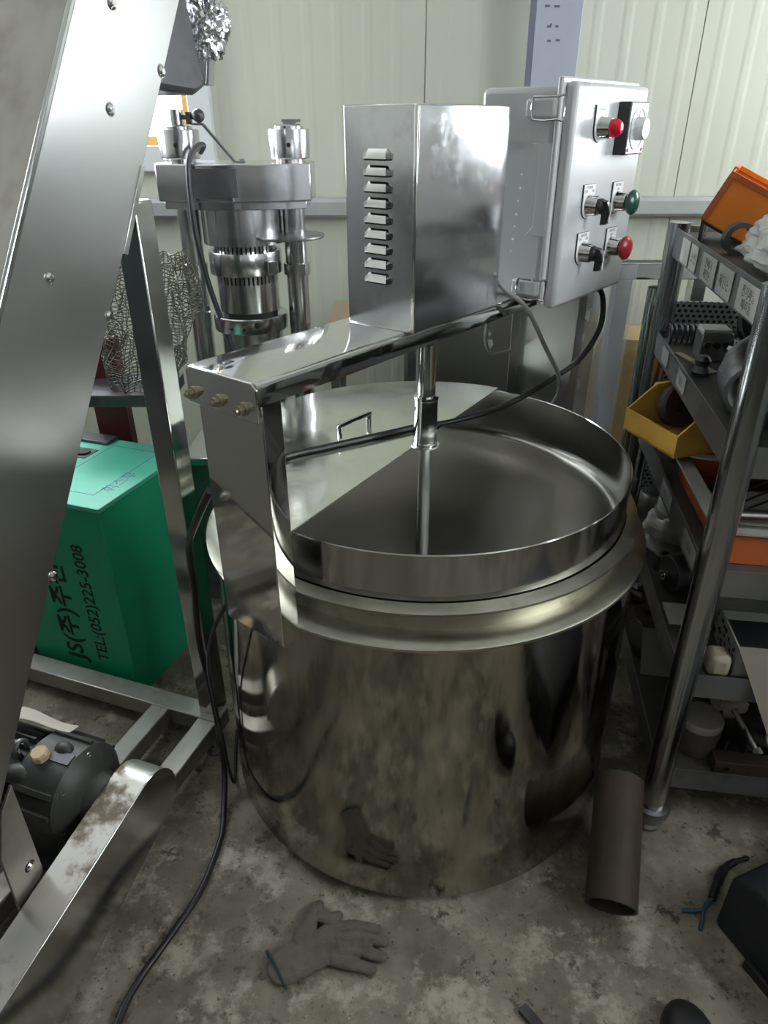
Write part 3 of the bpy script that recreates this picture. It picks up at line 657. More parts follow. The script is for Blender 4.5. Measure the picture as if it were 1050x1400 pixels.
g = G(); g.box(-1.056, -.993, .40, 1.266, .042, .10); mk('base_tube', g, 'brushed_dusty', el, ELE, bevel=.004)
g = G(); g.box(-1.222, -1.160, .40, 1.266, .042, .10); mk('base_tube', g, 'brushed_dusty', el, ELE, bevel=.004)
g = G(); g.box(-1.85, -1.79, .40, 1.266, .042, .10); mk('base_tube', g, 'brushed_dusty', el, ELE, bevel=.004)
g = G(); g.cyl((0, 0, 0), (0, 0, .010), .028, n=20); g.cyl((0, 0, .010), (0, 0, .02), .014, n=6); g.cyl((0, 0, .012), (0, 0, .045), .007, n=10); lfm = proto('levelling_foot', g, 'steel_dull')
for c_, s_ in ((-1.0, 1.25), (-1.025, .46), (-1.19, .46), (-1.82, 1.3), (-1.82, .46)): put('levelling_foot', lfm, el, ELE @ T(c_, s_, 0))
g = G()
g.prism([(.636, .535), (.636, .28), (.60, .22), (.56, .22), (.565, .40), (.60, .50)], -1.010, -1.003, axis='x'); brk = mk('bracket', g, 'brushed_dusty', el, ELE, bevel=.001)
put('screw', scm, el, ELE @ T(-1.003, .612, .32) @ R(90, 'Y'))
# head discharge hood and foil-wrapped spout
g = G(); g.prism([(1.42, 1.75), (1.446, 1.721), (1.585, 1.714), (1.630, 1.732), (1.592, 1.886), (1.62, 2.3), (1.45, 2.3)], -1.34, -1.02, axis='x'); mk('discharge_hood', g, 'steel_dark', el, ELE, bevel=.012)
g = G(); g.prism([(-.462, 2.15), (-.452, 1.82), (-.447, 1.742), (-.426, 1.742), (-.398, 1.90), (-.37, 2.15)], 1.985, 1.993, axis='y'); g.prism([(-.426, 1.742), (-.398, 1.90), (-.37, 2.15), (-.362, 2.15), (-.391, 1.90), (-.419, 1.742)], 1.93, 1.993, axis='y'); spt = mk('spout_plate', g, 'brushed', el, T(.012, 0, -.004), bevel=.001)
g = G(); g.box(-.47, -.36, 1.80, 1.99, 2.06, 2.15); mk('spout_neck', g, 'brushed', el, bevel=.003)
g = G(); crumple(g, (.05, .06, .075), 3)
mk('foil_wrap', g, 'foil', spt, T(-.400, 1.955, 1.850) @ R(12, 'Y'), ang=60)

# belt guard
bgd = thing('belt_guard', ELE @ V((-.95, .65, 0)), 'long dusty stainless belt guard with a rounded end beside the gear motor', 'guard')
def guard_poly(k=0.):
    cxs, czs, r = .872, .243, .083+k
    P = []
    for i in range(15):
        a = math.radians(101-185*i/14); P.append((cxs+r*math.cos(a), czs+r*math.sin(a)))
    return [(.12, .172+k)] + P + [(.50, .018-k), (.12, .001)]
g = G(); g.prism(guard_poly(), -.9925, -.902, axis='x'); gb = mk('guard_shell', g, 'guard_dust', bgd, ELE, bevel=.0025, ang=25)
g = G(); g.prism([(p[0], p[1]) for p in guard_poly(.002)], -.903, -.8995, axis='x'); mk('guard_side', g, 'tube', bgd, ELE, bevel=.001, ang=25)

# gear motor
gm = thing('gear_motor', ELE @ V((-1.2, .83, .10)), 'dirty dark grey gear motor bolted on the base tubes', 'motor')
MS, MZ, MR = .83, .275, .113
g = G(); X = ELE @ T(0, MS, MZ) @ R(90, 'Y')
g.lathe([(0, -.990), (.05, -.990), (.06, -1.02), (.09, -1.03), (MR, -1.055), (MR, -1.17), (.098, -1.185), (.075, -1.19), (0, -1.19)], 40); hs = mk('gear_housing', g, 'motor', gm, X)
g = G(); g.lathe([(0, -1.19), (.085, -1.19), (.085, -1.47), (0, -1.47)], 36); mk('stator', g, 'motor', gm, X)
hb = proto('housing_bolt', G().cyl((0, 0, 0), (0, 0, .007), .009, n=6).cyl((0, 0, -.004), (0, 0, .002), .013, n=14), 'steel_dull')
for k in range(6):
    a = math.radians(60*k+15); put('housing_bolt', hb, gm, ELE @ T(-1.047, MS+.093*math.sin(a), MZ+.093*math.cos(a)) @ R(90, 'Y'))
rib = proto('housing_rib', G().box(-1.165, -1.06, -.006, .006, MR-.004, MR+.007), 'motor')
for a in (-75, -50, 28, 50, 75): put('housing_rib', rib, gm, ELE @ T(0, MS, MZ) @ R(-a, 'X'))
fin = proto('cooling_fin', G().box(-1.45, -1.20, -.003, .003, .08, .101), 'motor')
for i in range(26): put('cooling_fin', fin, gm, ELE @ T(0, MS, MZ) @ R(360*i/26, 'X'))
g = G(); g.lathe([(0, -1.45), (.106, -1.45), (.106, -1.53), (.09, -1.55), (0, -1.55)], 36); mk('fan_cover', g, 'motor', gm, X)
g = G(); g.box(-1.19, -1.06, MS-.09, MS-.06, .11, .22); g.box(-1.19, -1.06, MS+.06, MS+.09, .11, .22); g.box(-1.23, -1.03, MS-.115, MS+.115, .0995, .115); mk('motor_foot', g, 'motor', gm, ELE, bevel=.003)
def onr(c, deg, r=MR): a = math.radians(deg); return ELE @ T(c, MS+r*math.sin(a), MZ+r*math.cos(a)) @ R(-deg, 'X')
g = G(); g.lathe([(0, .02), (.017, .02), (.021, .015), (.021, .0), (.016, -.004)], 8); mk('oil_plug', g, 'plug', gm, onr(-1.135, -12))
g = G(); g.box(-.026, .026, -.014, .014, -.002, .0025); mk('name_plate', g, 'steel_dark', gm, onr(-1.085, -6) @ R(0, 'Z'))
g = G(); g.tube([(0, -.014, 0), (0, -.016, .02), (0, 0, .036), (0, .016, .02), (0, .014, 0)], .006, 10, smooth=4); mk('eye_bolt', g, 'steel_dull', gm, onr(-1.205, -8, .09))
g = G(); g.sphere((0, 0, 0), .028, 14, 10, sc=(1.3, .9, .8)); mk('boss', g, 'motor', gm, onr(-1.175, -38, .10))
g = G(); g.sphere((0, 0, 0), .02, 14, 10, sc=(1.2, .9, .9)); mk('boss', g, 'motor', gm, onr(-1.10, 6, MR-.002))
# paper lying on the motor
pg = G(); n = 10; vs_ = []; fs = []
for i in range(n+1):
    for j in range(5):
        u_, v_ = i/n, j/4
        x = -.10+.17*u_; y = -.03+.06*v_*(1-.45*u_)+.03*u_; z = .006*math.sin(u_*5+v_)
        vs_.append((x, y, z)); vs_.append((x, y, z+.0012))
def ix(i, j, k): return (i*5+j)*2+k
for i in range(n):
    for j in range(4): fs.append((ix(i, j, 1), ix(i+1, j, 1), ix(i+1, j+1, 1), ix(i, j+1, 1))); fs.append((ix(i, j, 0), ix(i, j+1, 0), ix(i+1, j+1, 0), ix(i+1, j, 0)))
pg.add(vs_, fs)
tag(mk('paper_sheet', pg, 'paper', None, ELE @ T(-1.20, MS+.062, MZ+MR-.003) @ R(-22, 'X')), 'torn grey sheet of paper lying on the gear motor', 'paper')

# ================================================================== GREEN BOX
gbx = thing('green_box', ELE @ V((-1.556, 1.61, 0)), 'tall green painted box with black Korean lettering and a pale lid', 'box')
g = G(); g.box(-1.762, -1.351, 1.358, 1.78, 0, .697); gb_ = mk('box_body', g, 'green', gbx, ELE, bevel=.003)
g = G(); g.box(-1.768, -1.345, 1.352, 1.786, .697, .711); ld = mk('box_lid', g, 'green_top', gbx, ELE, bevel=.002)
g = G(); g.box(-1.70, -1.62, 1.62, 1.69, .711, .7135); mk('latch_plate', g, 'steel_dark', ld, ELE, bevel=.001)
g = G(); g.cyl((-1.65, 1.655, .7135), (-1.65, 1.655, .720), .022, n=18); mk('latch_ring', g, 'black', ld, ELE)
g = G(); g.box(-1.76, -1.62, 1.73, 1.79, .711, .722); mk('hinge', g, 'steel_dark', ld, ELE, bevel=.002)
g = G(); g.box(-1.764, -1.757, 1.352, 1.36, .0, .30); g.box(-1.772, -1.762, 1.352, 1.40, .0, .34); mk('black_edge_strip', g, 'black', gbx, ELE)
g = G()
for a in ((-1.60, -1.597, 1.42, 1.74), (-1.42, -1.417, 1.42, 1.74), (-1.60, -1.417, 1.42, 1.423), (-1.60, -1.417, 1.737, 1.74)): g.box(*a, .711, .7112)
mk('pencil_outline', g, 'ink_purple', ld, ELE)
# lettering runs up the front face
FX = ELE @ frame((-1.56, 1.3575, .1), (0, 0, 1), (-1, 0, 0), (0, -1, 0))
text('lettering', 'JS(주)주신식', .092, ELE @ frame((-1.575, 1.3577, .105), (0, 0, 1), (-1, 0, 0), (0, -1, 0)), 'ink', gb_, .0002, 'LEFT', 1.0, .022)
text('phone_number', 'TEL:(052)225-3008', .060, ELE @ frame((-1.465, 1.3577, .125), (0, 0, 1), (-1, 0, 0), (0, -1, 0)), 'ink', gb_, .0002, 'LEFT', .95, .015)
text('marker_note', '휘스무', .05, ELE @ frame((-1.40, 1.52, .7111), (0, 1, 0), (-1, 0, 0), (0, 0, 1)), 'ink_purple', ld, .0001, 'CENTER')

# ================================================================== BEHIND, LEFT
rf = thing('red_machine_stand', (-.93, 2.28, 0), 'dark red painted steel stand behind the green box', 'stand')
g = G(); g.box(-1.00, -.89, 2.30, 2.36, 0, 1.04); mk('upright', g, 'red_frame', rf, bevel=.004)
g = G(); g.box(-1.0, -.69, 2.13, 2.36, .865, .905); mk('shelf', g, 'steel_dark', rf, bevel=.003)
g = G(); g.box(-.765, -.735, 2.205, 2.36, 0, .865); mk('side_plate', g, 'steel_dark', rf)
# crumpled wire mesh roll
wm = G(); nu, nv = 44, 40
def wp(i, j):
    a = math.tau*i/nu; h = j/nv
    q = V((math.cos(a)*1.6, math.sin(a)*1.6, h*3.2))
    r = 1+.38*noise.noise(q)+.14*noise.noise(q*3.3)
    prof = .62+.55*math.sin(math.pi*min(1, .12+h*.75))
    return V((-.775+.085*h+.115*r*prof*math.cos(a), 2.21+.075*r*prof*math.sin(a)+.02*noise.noise(q*2+V((7, 0, 0))), max(.9065, .905+.405*h+.03*noise.noise(q*1.7))))
for j in range(nv+1):
    for i in range(nu): wm.cyl(wp(i, j), wp((i+1) % nu, j), .0017, n=3, caps=False)
for i in range(nu):
    for j in range(nv): wm.cyl(wp(i, j), wp(i, j+1), .0017, n=3, caps=False)
for k in range(5):
    pts = [(-.70+.03*math.cos(t*.9+k)+.02*k*.3, 2.14+.02*math.sin(t+k), 1.12+.16*math.sin(t*.7+k*.8)) for t in range(8)]
    wm.tube(pts, .004, 5, smooth=4)
tag(mk('wire_mesh_roll', wm, 'wire'), 'crumpled roll of rusty wire mesh standing between leg and oil press', 'wire mesh')
tb = thing('side_table', (-.15, 2.6, 0), 'low table with a tan hardboard top behind the kettle arm', 'table')
g = G(); g.box(-.42, .05, 2.38, 2.85, 1.005, 1.03); tb_ = None
g = G(); g.prism([(-.19, 2.40), (.12, 2.40), (.12, 2.85), (-.19, 2.85)], 1.02, 1.04); mk('table_top', g, 'tan', tb, bevel=.002)
for x in (-.17, .10):
    for y in (2.42, 2.83): g = G(); g.box(x-.015, x+.015, y-.015, y+.015, 0, 1.02); mk('leg', g, 'steel_dull', tb)

# ================================================================== BEHIND, RIGHT
sc_ = thing('stainless_cabinet', (.33, 2.55, 0), 'stained stainless cabinet standing behind the kettle', 'cabinet')
g = G(); g.box(.17, .475, 2.42, 2.70, .05, 1.20); cbd = mk('cabinet_body', g, 'brushed', sc_, bevel=.004)
g = G(); g.box(.225, .33, 2.412, 2.42, 1.02, 1.18); mk('access_panel', g, 'brushed', sc_, bevel=.001)
g = G()
for x, z, r in ((.37, .985, .010), (.366, 1.02, .005), (.376, 1.09, .008)): lump(g, (x, 2.4195, z), r, (1, .08, 1.5), .4, 2, x*100, 10, 8)
mk('silicone_spot', g, 'white_dusty', sc_)
for x in (.19, .455):
    for y in (2.44, 2.68): g = G(); g.cyl((x, y, 0), (x, y, .05), .015, n=10); mk('leg', g, 'steel_dull', sc_)
wbn = thing('steel_frame_stand', (.93, 2.62, 0), 'grey steel frame stand with square legs behind the storage rack', 'stand')
g = G(); g.box(.79, 1.25, 2.46, 2.52, 1.19, 1.245); mk('top_rail', g, 'tube', wbn, bevel=.003)
g = G(); g.box(.79, .85, 2.52, 2.85, 1.19, 1.245); mk('top_rail', g, 'tube', wbn, bevel=.003)
for x, y in ((.79, 2.46), (1.19, 2.46), (.79, 2.79), (1.19, 2.79)): g = G(); g.box(x, x+.055, y, y+.055, 0, 1.19); mk('leg', g, 'tube', wbn, bevel=.003)
pp_ = thing('standing_pipe', (.93, 2.40, 0), 'tall round steel pipe standing beside the frame stand', 'pipe')
g = G(); g.cyl((.905, 2.39, 0), (.905, 2.39, 1.18), .030, n=24); mk('pipe_wall', g, 'tube', pp_)
yt = thing('yellow_drum', (.90, 2.74, 0), 'yellowed plastic drum behind the clear sheet', 'drum')
g = G(); g.lathe([(0, .0), (.12, .0), (.13, .01), (.13, .86), (.12, .90), (.10, .95), (.05, .97), (0, .97)], 36); mk('drum_shell', g, 'yellow_old', yt, T(.950, 2.685, 0))
# clear sheet hanging in front of the stand
def sheet_y(x, z):
    u_ = (x-.655)/.20
    return 2.408+.0505*u_+(1-u_)*(.02*math.sin(u_*10.8+z*6.8)+.012*math.sin(z*24.8))
fsx = G(); vs_ = []; fs = []
for i in range(13):
    for j in range(15):
        x = .655+.20*i/12; z = .55+.69*j/14; y = sheet_y(x, z)
        vs_ += [(x, y, z), (x, y+.0015, z)]
for i in range(12):
    for j in range(14):
        q = lambda a, b, k: (a*15+b)*2+k
        fs += [(q(i, j, 0), q(i+1, j, 0), q(i+1, j+1, 0), q(i, j+1, 0)), (q(i, j, 1), q(i, j+1, 1), q(i+1, j+1, 1), q(i+1, j, 1))]
fsx.add(vs_, fs)
fo = tag(mk('plastic_sheet', fsx, 'film'), 'clear plastic sheet with white patches hanging behind the kettle rim', 'plastic sheet')
g = G()
for x, z, r in ((.70, 1.08, .02), (.69, 1.0, .014), (.685, .90, .018), (.70, .83, .02)): lump(g, (x, sheet_y(x, z), z), r, (.6, .1, 1), .5, 2.2, z*30, 12, 8)
mk('white_patch', g, 'white_dusty', fo)

# ================================================================== STORAGE RACK
rk = thing('storage_rack', RK @ V((.5, .44, 0)), 'grey steel storage rack with round posts and labelled shelf rails', 'rack')
LV = [.205, .515, .805, 1.09, 1.385]
RL, RD = 1.15, .878
def lean(z, b): return -.014*z/1.3*(1-b/RD)
def post_g(a, b, r=.031, z0=.05, z1=1.41):
    g = G(); g.cyl((a, b, z0), (a+lean(z1, b), b, z1), r, n=28); return g
for a, b in ((0, 0), (0, RD), (RL, 0), (RL, RD)):
    p = mk('post', post_g(a, b), 'rack_post', rk, RK)
    g = G(); g.lathe([(0, 0), (.034, 0), (.036, .012), (.03, .02), (.03, .045), (.046, .05), (.048, .066), (.044, .075), (.031, .077)], 24); mk('foot', g, 'steel_dull', rk, RK @ T(a, b, 0))
for k_, z in enumerate(LV):
    zt, zb = z+.018, z-.048
    if k_ == 4: zt, zb = z+.014, z-.062
    def rail(p, q):
        p, q = V(p), V(q); d = (q-p); L = d.length; d.normalize(); nrm = V((-d.y, d.x, 0))
        g = G(); pts = [p-nrm*.0015, q-nrm*.0015, q+nrm*.0015, p+nrm*.0015]
        g.add([(v.x, v.y, zb) for v in pts]+[(v.x, v.y, zt) for v in pts], [(3, 2, 1, 0), (4, 5, 6, 7), (0, 1, 5, 4), (1, 2, 6, 5), (2, 3, 7, 6), (3, 0, 4, 7)])
        return mk('shelf_rail', g, 'rail', rk, RK)
    o = lean(z, 0)
    rail((o-.012, .01, 0), (-.012, RD, 0)); rail((o, -.012, 0), (RL+o, -.012, 0)); rail((0, RD+.012, 0), (RL, RD+.012, 0)); rail((RL+o+.012, 0, 0), (RL+.012, RD, 0))
    g = G(); g.prism([(o-.008, -.008), (RL+o, -.008), (RL, RD+.008), (-.008, RD+.008)], z-.003, z); mk('shelf', g, 'shelf', rk, RK)
    # label cards on the side rail
    if k_ >= 2:
        cards = {4: ((.69, .09, ()), (.59, .075, ('소켓',)), (.435, .13, ('컨베어', '체인핀')), (.285, .115, ('체인콘',)), (.11, .14, ('전기패널', '예비품'))), 3: ((.69, .08, ()), (.47, .09, ('볼트',))), 2: ((.39, .12, ('베어링',)), (.12, .12, ('부속',)))}[k_]
        for b, w, tx in cards:
            x = o*(1-b/RD)-.0155; hh = .030 if k_ == 4 else .022; zc = z-.026 if k_ == 4 else z-.012
            Xc = RK @ frame((x, b, zc), V((o*-1/RD*-1, -1, 0)), (0, 0, 1), (-1, 0, 0))
            g = G(); g.box(-w/2, w/2, -hh, hh, -.0005, .001); cdo = mk('label_card', g, 'card_white' if k_ < 4 else 'white_dusty', rk, Xc)
            for i, t_ in enumerate(tx): text('handwriting', t_, (.024 if len(tx) > 1 else .03) if k_ == 4 else .024, Xc @ T(0, (len(tx)-1)*.012-.024*i-.002, .0012), 'ink_grey', cdo, .0001)

def bin_(name, L, W, H, t, m, X, label, group=None, rim=None, wedge=.45, rim_shade=False):
    """stacking parts bin: open top, low sloping front at -y"""
    th = thing(name, X.translation, label, 'bin', group)
    fh = H*wedge
    g = G(); g.box(-W/2, W/2, 0, L, 0, t); mk('base', g, m, th, X)
    side = [(0, 0), (L, 0), (L, H), (L*.32, H), (0, fh)]
    for x in (-W/2, W/2-t): g = G(); g.prism(side, x, x+t, axis='x'); mk('side_wall', g, m, th, X, bevel=.001)
    g = G(); g.box(-W/2+t, W/2-t, L-t, L, 0, H); mk('back_wall', g, m, th, X)
    g = G(); g.box(-W/2+t, W/2-t, 0, t, 0, fh); mk('front_lip', g, m, th, X)
    g = G(); g.box(-W/2-.004, -W/2+t+.003, L*.32, L+.004, H-.008, H+.004); g.box(W/2-t-.003, W/2+.004, L*.32, L+.004, H-.008, H+.004); g.box(-W/2, W/2, L-t-.003, L+.004, H-.008, H+.004); mk('rim', g, rim or m, th, X, bevel=.0015)
    if rim_shade:
        g = G(); g.box(-W/2-.002, W/2+.002, -.004, 0, H*.86, H*.97); g.box(-W/2-.002, -W/2+.012, -.004, 0, .004, H*.86); mk('rim_shade_strip', g, 'orange_crate', th, X, bevel=.001)  # darker orange strips put the rim's shade into the front's colour
    return th
# top shelf: tipped orange bin, bag, ring
bin_('parts_bin', .17, .125, .125, .004, 'orange_bin', T(.846, 1.87, 1.418) @ R(-27, 'Z') @ R(25, 'Y'), 'bright orange parts bin tilted on the top rack shelf', wedge=.97, rim_shade=True)
g = G(); g.prism([(.0715, 0), (-.055, .0590), (-.055, 0), (-.047, 0), (-.047, .0473), (.0547, 0)], .005, .165, axis='y'); tag(mk('black_tray', g, 'black_plastic', None, T(.846, 1.87, 1.385) @ R(-27, 'Z')), 'sloping black tray under the orange bin on the top rack shelf', 'tray')
g = G(); g.lathe([(.025, 0), (.036, 0), (.036, .03), (.025, .03), (.025, 0)], 28); tag(mk('bearing_ring', g, 'steel_dark', None, RK @ T(.045, .50, 1.386+.034) @ R(90, 'X') @ R(0, 'Y')), 'dark bearing ring standing on edge on the top rack shelf', 'ring')
g = G(); crumple(g, (.14, .22, .065), 5, k=.38); tag(mk('plastic_bag', g, 'bag', None, RK @ T(.115, .25, 1.435), ang=60), 'crumpled clear plastic bag lying low along the top rack shelf', 'bag')
g = G(); crumple(g, (.10, .10, .14), 9, k=.38); tag(mk('plastic_bag', g, 'bag', None, RK @ T(.235, .53, 1.51), ang=60), 'tall crumpled clear plastic bag beside the orange bin', 'bag')
# fourth shelf
z = LV[3]
ps = thing('perforated_sheet', RK @ V((.25, .93, .45)), 'white perforated metal sheet standing behind the rack', 'sheet')
g = G(); g.box(.036, .276, 0, .005, 0, 1.19); mk('sheet', g, 'perf', ps, RK @ T(0, .934, .0005) @ R(2.1, 'X'))
g = G(); g.box(.25, .50, .85, .866, 0, .13); tag(mk('white_board_offcut', g, 'white_dusty', None, RK @ T(0, 0, z) @ T(0, 0, 0), bevel=.002), 'white board offcut standing at the back of the upper shelf', 'board')
sg = G(); pts = []
for i in range(12*10+1):
    a = math.tau*i/10; pts.append((.0+.18*i/120, .79+.026*math.cos(a), z+.0288+.026*math.sin(a)))
sg.tube(pts, .0035, 6, smooth=1); tag(mk('coil_spring', sg, 'steel_dark', None, RK), 'long dark coil spring lying on the upper rack shelf', 'spring')
vb = thing('valve_block', RK @ V((.13, .62, z)), 'dusty metal valve block with a white top on the upper rack shelf', 'valve')
g = G(); g.box(.05, .13, .62, .69, z, z+.075); mk('block', g, 'steel_dull', vb, RK, bevel=.004)
g = G(); g.box(.055, .125, .63, .695, z+.075, z+.082); mk('white_top', g, 'white_dusty', vb, RK)
g = G()
for i in range(3): g.cyl((.065+.024*i, .62, z+.045), (.065+.024*i, .608, z+.045), .009, n=12)
mk('port', g, 'dark_gap', vb, RK)
g = G(); lump(g, (.14, .615, z+.03), .028, (1, 1, 1), .5, 3, 2, 14, 10); mk('fitting', g, 'steel_dull', vb, RK)
# pipe elbow
eg = G(); pts = []; rr = []
for i in range(13):
    a = math.pi/2*i/12; pts.append((.12*(1-math.cos(a))*.8, -.10+.12*math.sin(a)*1.0, 0))
def hollow(pts, r0, r1, n=28):
    g = G(); o = G(); o.tube(pts, r0, n, smooth=1); i_ = G(); i_.tube(pts, r1, n, smooth=1)
    k = len(pts)
    fo_ = o.f[:-2]; fi = [f[::-1] for f in i_.f[:-2]]
    g.add(o.v+i_.v, fo_+[[q+len(o.v) for q in f] for f in fi]+[(q, len(o.v)+q, len(o.v)+(q+1) % n, (q+1) % n) for q in range(n)]+[((k-1)*n+q, (k-1)*n+(q+1) % n, len(o.v)+(k-1)*n+(q+1) % n, len(o.v)+(k-1)*n+q) for q in range(n)])
    return g
tag(mk('pipe_elbow', hollow([(.055, .19, z+.0595), (.058, .24, z+.0605), (.066, .29, z+.065), (.085, .335, z+.074), (.115, .365, z+.085), (.15, .385, z+.09)], .060, .050), 'steel_dull', None, RK), 'grey steel pipe elbow with its open mouth showing on the upper rack shelf', 'pipe')
g = G(); g.lathe([(.05, 0), (.085, 0), (.088, .02), (.085, .04), (.05, .04), (.05, 0)], 32); tag(mk('rubber_ring', g, 'steel_dark', None, RK @ T(.275, .808, z+.0555) @ R(60, 'X')), 'dark rubber ring leaning at the back of the upper rack shelf', 'ring')
g = G(); g.box(0, .20, -.05, .05, 0, .004); tag(mk('steel_plate', g, 'steel_dull', None, RK @ T(.105, .555, z+.0005) @ R(-25, 'Z') @ R(-17.5, 'Y'), bevel=.001), 'flat steel plate sloping behind the pipe elbow', 'plate')
g = G(); g.box(0, .09, -.006, .006, 0, .012); tag(mk('yellow_bar', g, 'wax', None, RK @ T(.090, .488, z) @ R(-25, 'Z')), 'pale yellow bar lying beside the pipe elbow', 'bar')
g = G(); g.box(.07, .45, .0, .12, z+.001, z+.075); tag(mk('dark_toolbox', g, 'tarp', None, RK, bevel=.006), 'blue black toolbox at the front of the upper rack shelf', 'toolbox')
# third shelf
z = LV[2]
Xy = RK @ T(-.078, .46, z+.1045) @ R(-63.5, 'Z')
bin_('parts_bin', .25, .215, .12, .006, 'yellow_bin', Xy, 'dusty yellow parts bin jutting from the side of the rack', wedge=.5)
g = G(); g.lathe([(.020, -.014), (.034, -.018), (.052, -.018), (.058, -.012), (.058, .012), (.052, .018), (.034, .018), (.020, .014), (.020, -.014)], 32)
tag(mk('rubber_wheel', g, 'maroon', None, Xy @ T(-.069, .135, .0665) @ R(75, 'Y')), 'dark rubber wheel leaning on the wall of the yellow bin', 'roller')  # a loose rubber wheel
for i, (x, y, zz_, a) in enumerate(((-.012, .046, .0185, 4), (.004, .115, .011, 92), (.048, .112, .011, 86))):
    g = G(); g.box(-.07, .07, -.008, .008, -.003, .003); g.lathe([(.008, -.005), (.018, -.005), (.018, .005), (.008, .005), (.008, -.005)], 16, T(.075, 0, 0)); tag(mk('wrench', g, 'steel_dull', None, Xy @ T(x, y, zz_) @ R(a, 'Z')), ('short grey wrench lying across the mouth of the yellow bin', 'grey wrench lying lengthwise beside the wheel in the yellow bin', 'grey wrench along the yellow bin wall opposite the wheel')[i], 'wrench')
# slotted white disc under the bin
def annulus_slot(r0, r1, slots, t):
    g = G(); n = 72
    g.lathe([(r0, 0), (r1, 0), (r1, t), (r0, t), (r0, 0)], n); return g
dk = thing('slotted_disc', RK @ V((.09, .52, z+.06)), 'white dusty metal disc with a curved slot under the yellow bin', 'disc')
g = G(); n = 64
for i in range(n):
    a0, a1 = math.tau*i/n, math.tau*(i+1)/n
    segs = [(.03, .13)] if not (36 <= i <= 58) else [(.03, .075), (.105, .13)]
    for r0, r1 in segs:
        c0_, s0_, c1_, s1_ = math.cos(a0), math.sin(a0), math.cos(a1), math.sin(a1)
        g.add([(r0*c0_, r0*s0_, 0), (r1*c0_, r1*s0_, 0), (r1*c1_, r1*s1_, 0), (r0*c1_, r0*s1_, 0), (r0*c0_, r0*s0_, .004), (r1*c0_, r1*s0_, .004), (r1*c1_, r1*s1_, .004), (r0*c1_, r0*s1_, .004)],
              [(3, 2, 1, 0), (4, 5, 6, 7), (0, 1, 5, 4), (1, 2, 6, 5), (2, 3, 7, 6), (3, 0, 4, 7)])
mk('disc_plate', g, 'white_dusty', dk, RK @ T(.078, .505, z+.1008))
g = G(); g.box(.05, .17, .515, .62, z, z+.1010); tag(mk('spacer_block', g, 'steel_dark', None, RK, bevel=.005), 'dark steel block carrying the slotted disc', 'block')
# orange crate
ct_ = thing('plastic_crate', RK @ V((.2, .26, z)), 'dusty orange plastic crate with a grey rim full of metal scraps', 'crate')
def wall_(x0, x1, y0, y1, z0, z1, n_='crate_wall', m='orange_crate'): g = G(); g.box(x0, x1, y0, y1, z0, z1); mk(n_, g, m, ct_, RK, bevel=.002)
xa, xb, ya, yb, zh = -.004, .46, .038, .50, z+.078
wall_(xa+.032, xb-.012, ya+.012, yb-.012, z+.001, z+.006, 'crate_floor')
wall_(xa+.030, xa+.036, ya+.008, yb-.008, z+.001, zh); wall_(xb-.014, xb-.008, ya+.008, yb-.008, z+.001, zh); wall_(xa+.030, xb-.014, ya+.008, ya+.014, z+.001, zh); wall_(xa+.030, xb-.014, yb-.014, yb-.008, z+.001, zh)
wall_(xa-.004, xa+.034, ya, yb, zh, zh+.008, 'crate_rim', 'crate_rim'); wall_(xb-.022, xb+.004, ya, yb, zh, zh+.008, 'crate_rim', 'crate_rim'); wall_(xa+.034, xb-.022, ya-.004, ya+.02, zh, zh+.008, 'crate_rim', 'crate_rim')
wall_(xa+.034, xb-.022, yb-.02, yb+.004, zh, zh+.008, 'crate_rim', 'crate_rim')
g = G(); g.box(.07, .31, .13, .32, z+.006, z+.045); g.box(.08, .30, .14, .31, z+.045, z+.053); tag(mk('metal_tray', g, 'grey_plastic', None, RK, bevel=.004), 'grey metal tray lying inside the orange crate', 'tray')
g = G(); g.cyl((.055, .150, z+.0688), (.40, .160, z+.0688), .016, n=18); tag(mk('aluminium_bar', g, 'brushed', None, RK), 'round aluminium bar lying at the front of the orange crate', 'bar')
for i in range(3):
    g = G(); g.tube([(.09, .19+.03*i, z+.056), (.20, .21+.045*i, z+.092), (.32, .20+.06*i, z+.065), (.41, .22+.06*i, z+.009)], .003, 6, smooth=5); tag(mk('loose_wire', g, 'cable_black', None, RK), ('loose black wire lying closest to the aluminium bar in the crate', 'loose black wire arching over the middle of the crate tray', 'loose black wire along the back of the orange crate')[i], 'wire')
g = G(); g.box(.20, .45, .56, .80, z, z+.13); tag(mk('orange_tub', g, 'orange_crate', None, RK, bevel=.006), 'orange tub behind the crate on the same rack shelf', 'tub')
# fittings by the disc
for i, (a, b, r) in enumerate(((.03, .66, .026), (.035, .74, .02), (.02, .60, .018))):
    g = G(); g.lathe([(r*.55, 0), (r, 0), (r, .03), (r*.8, .035), (r*.8, .055), (r*.55, .055), (r*.55, 0)], 18); tag(mk('pipe_fitting', g, 'steel_dull', None, RK @ T(a, b, z) @ R(0, 'X')), ('wide steel pipe fitting standing behind the slotted disc', 'steel pipe fitting next to the far rack post', 'narrow steel pipe fitting beside the bent bracket')[i], 'fitting')
g = G(); g.prism([(0, 0), (.05, 0), (.05, .10), (.042, .10), (.042, .008), (.008, .008), (.008, .07), (0, .07)], 0, .06); tag(mk('steel_bracket', g, 'steel_dull', None, RK @ T(.078, .785, z) @ R(90, 'X')), 'bent steel bracket standing behind the slotted disc', 'bracket')
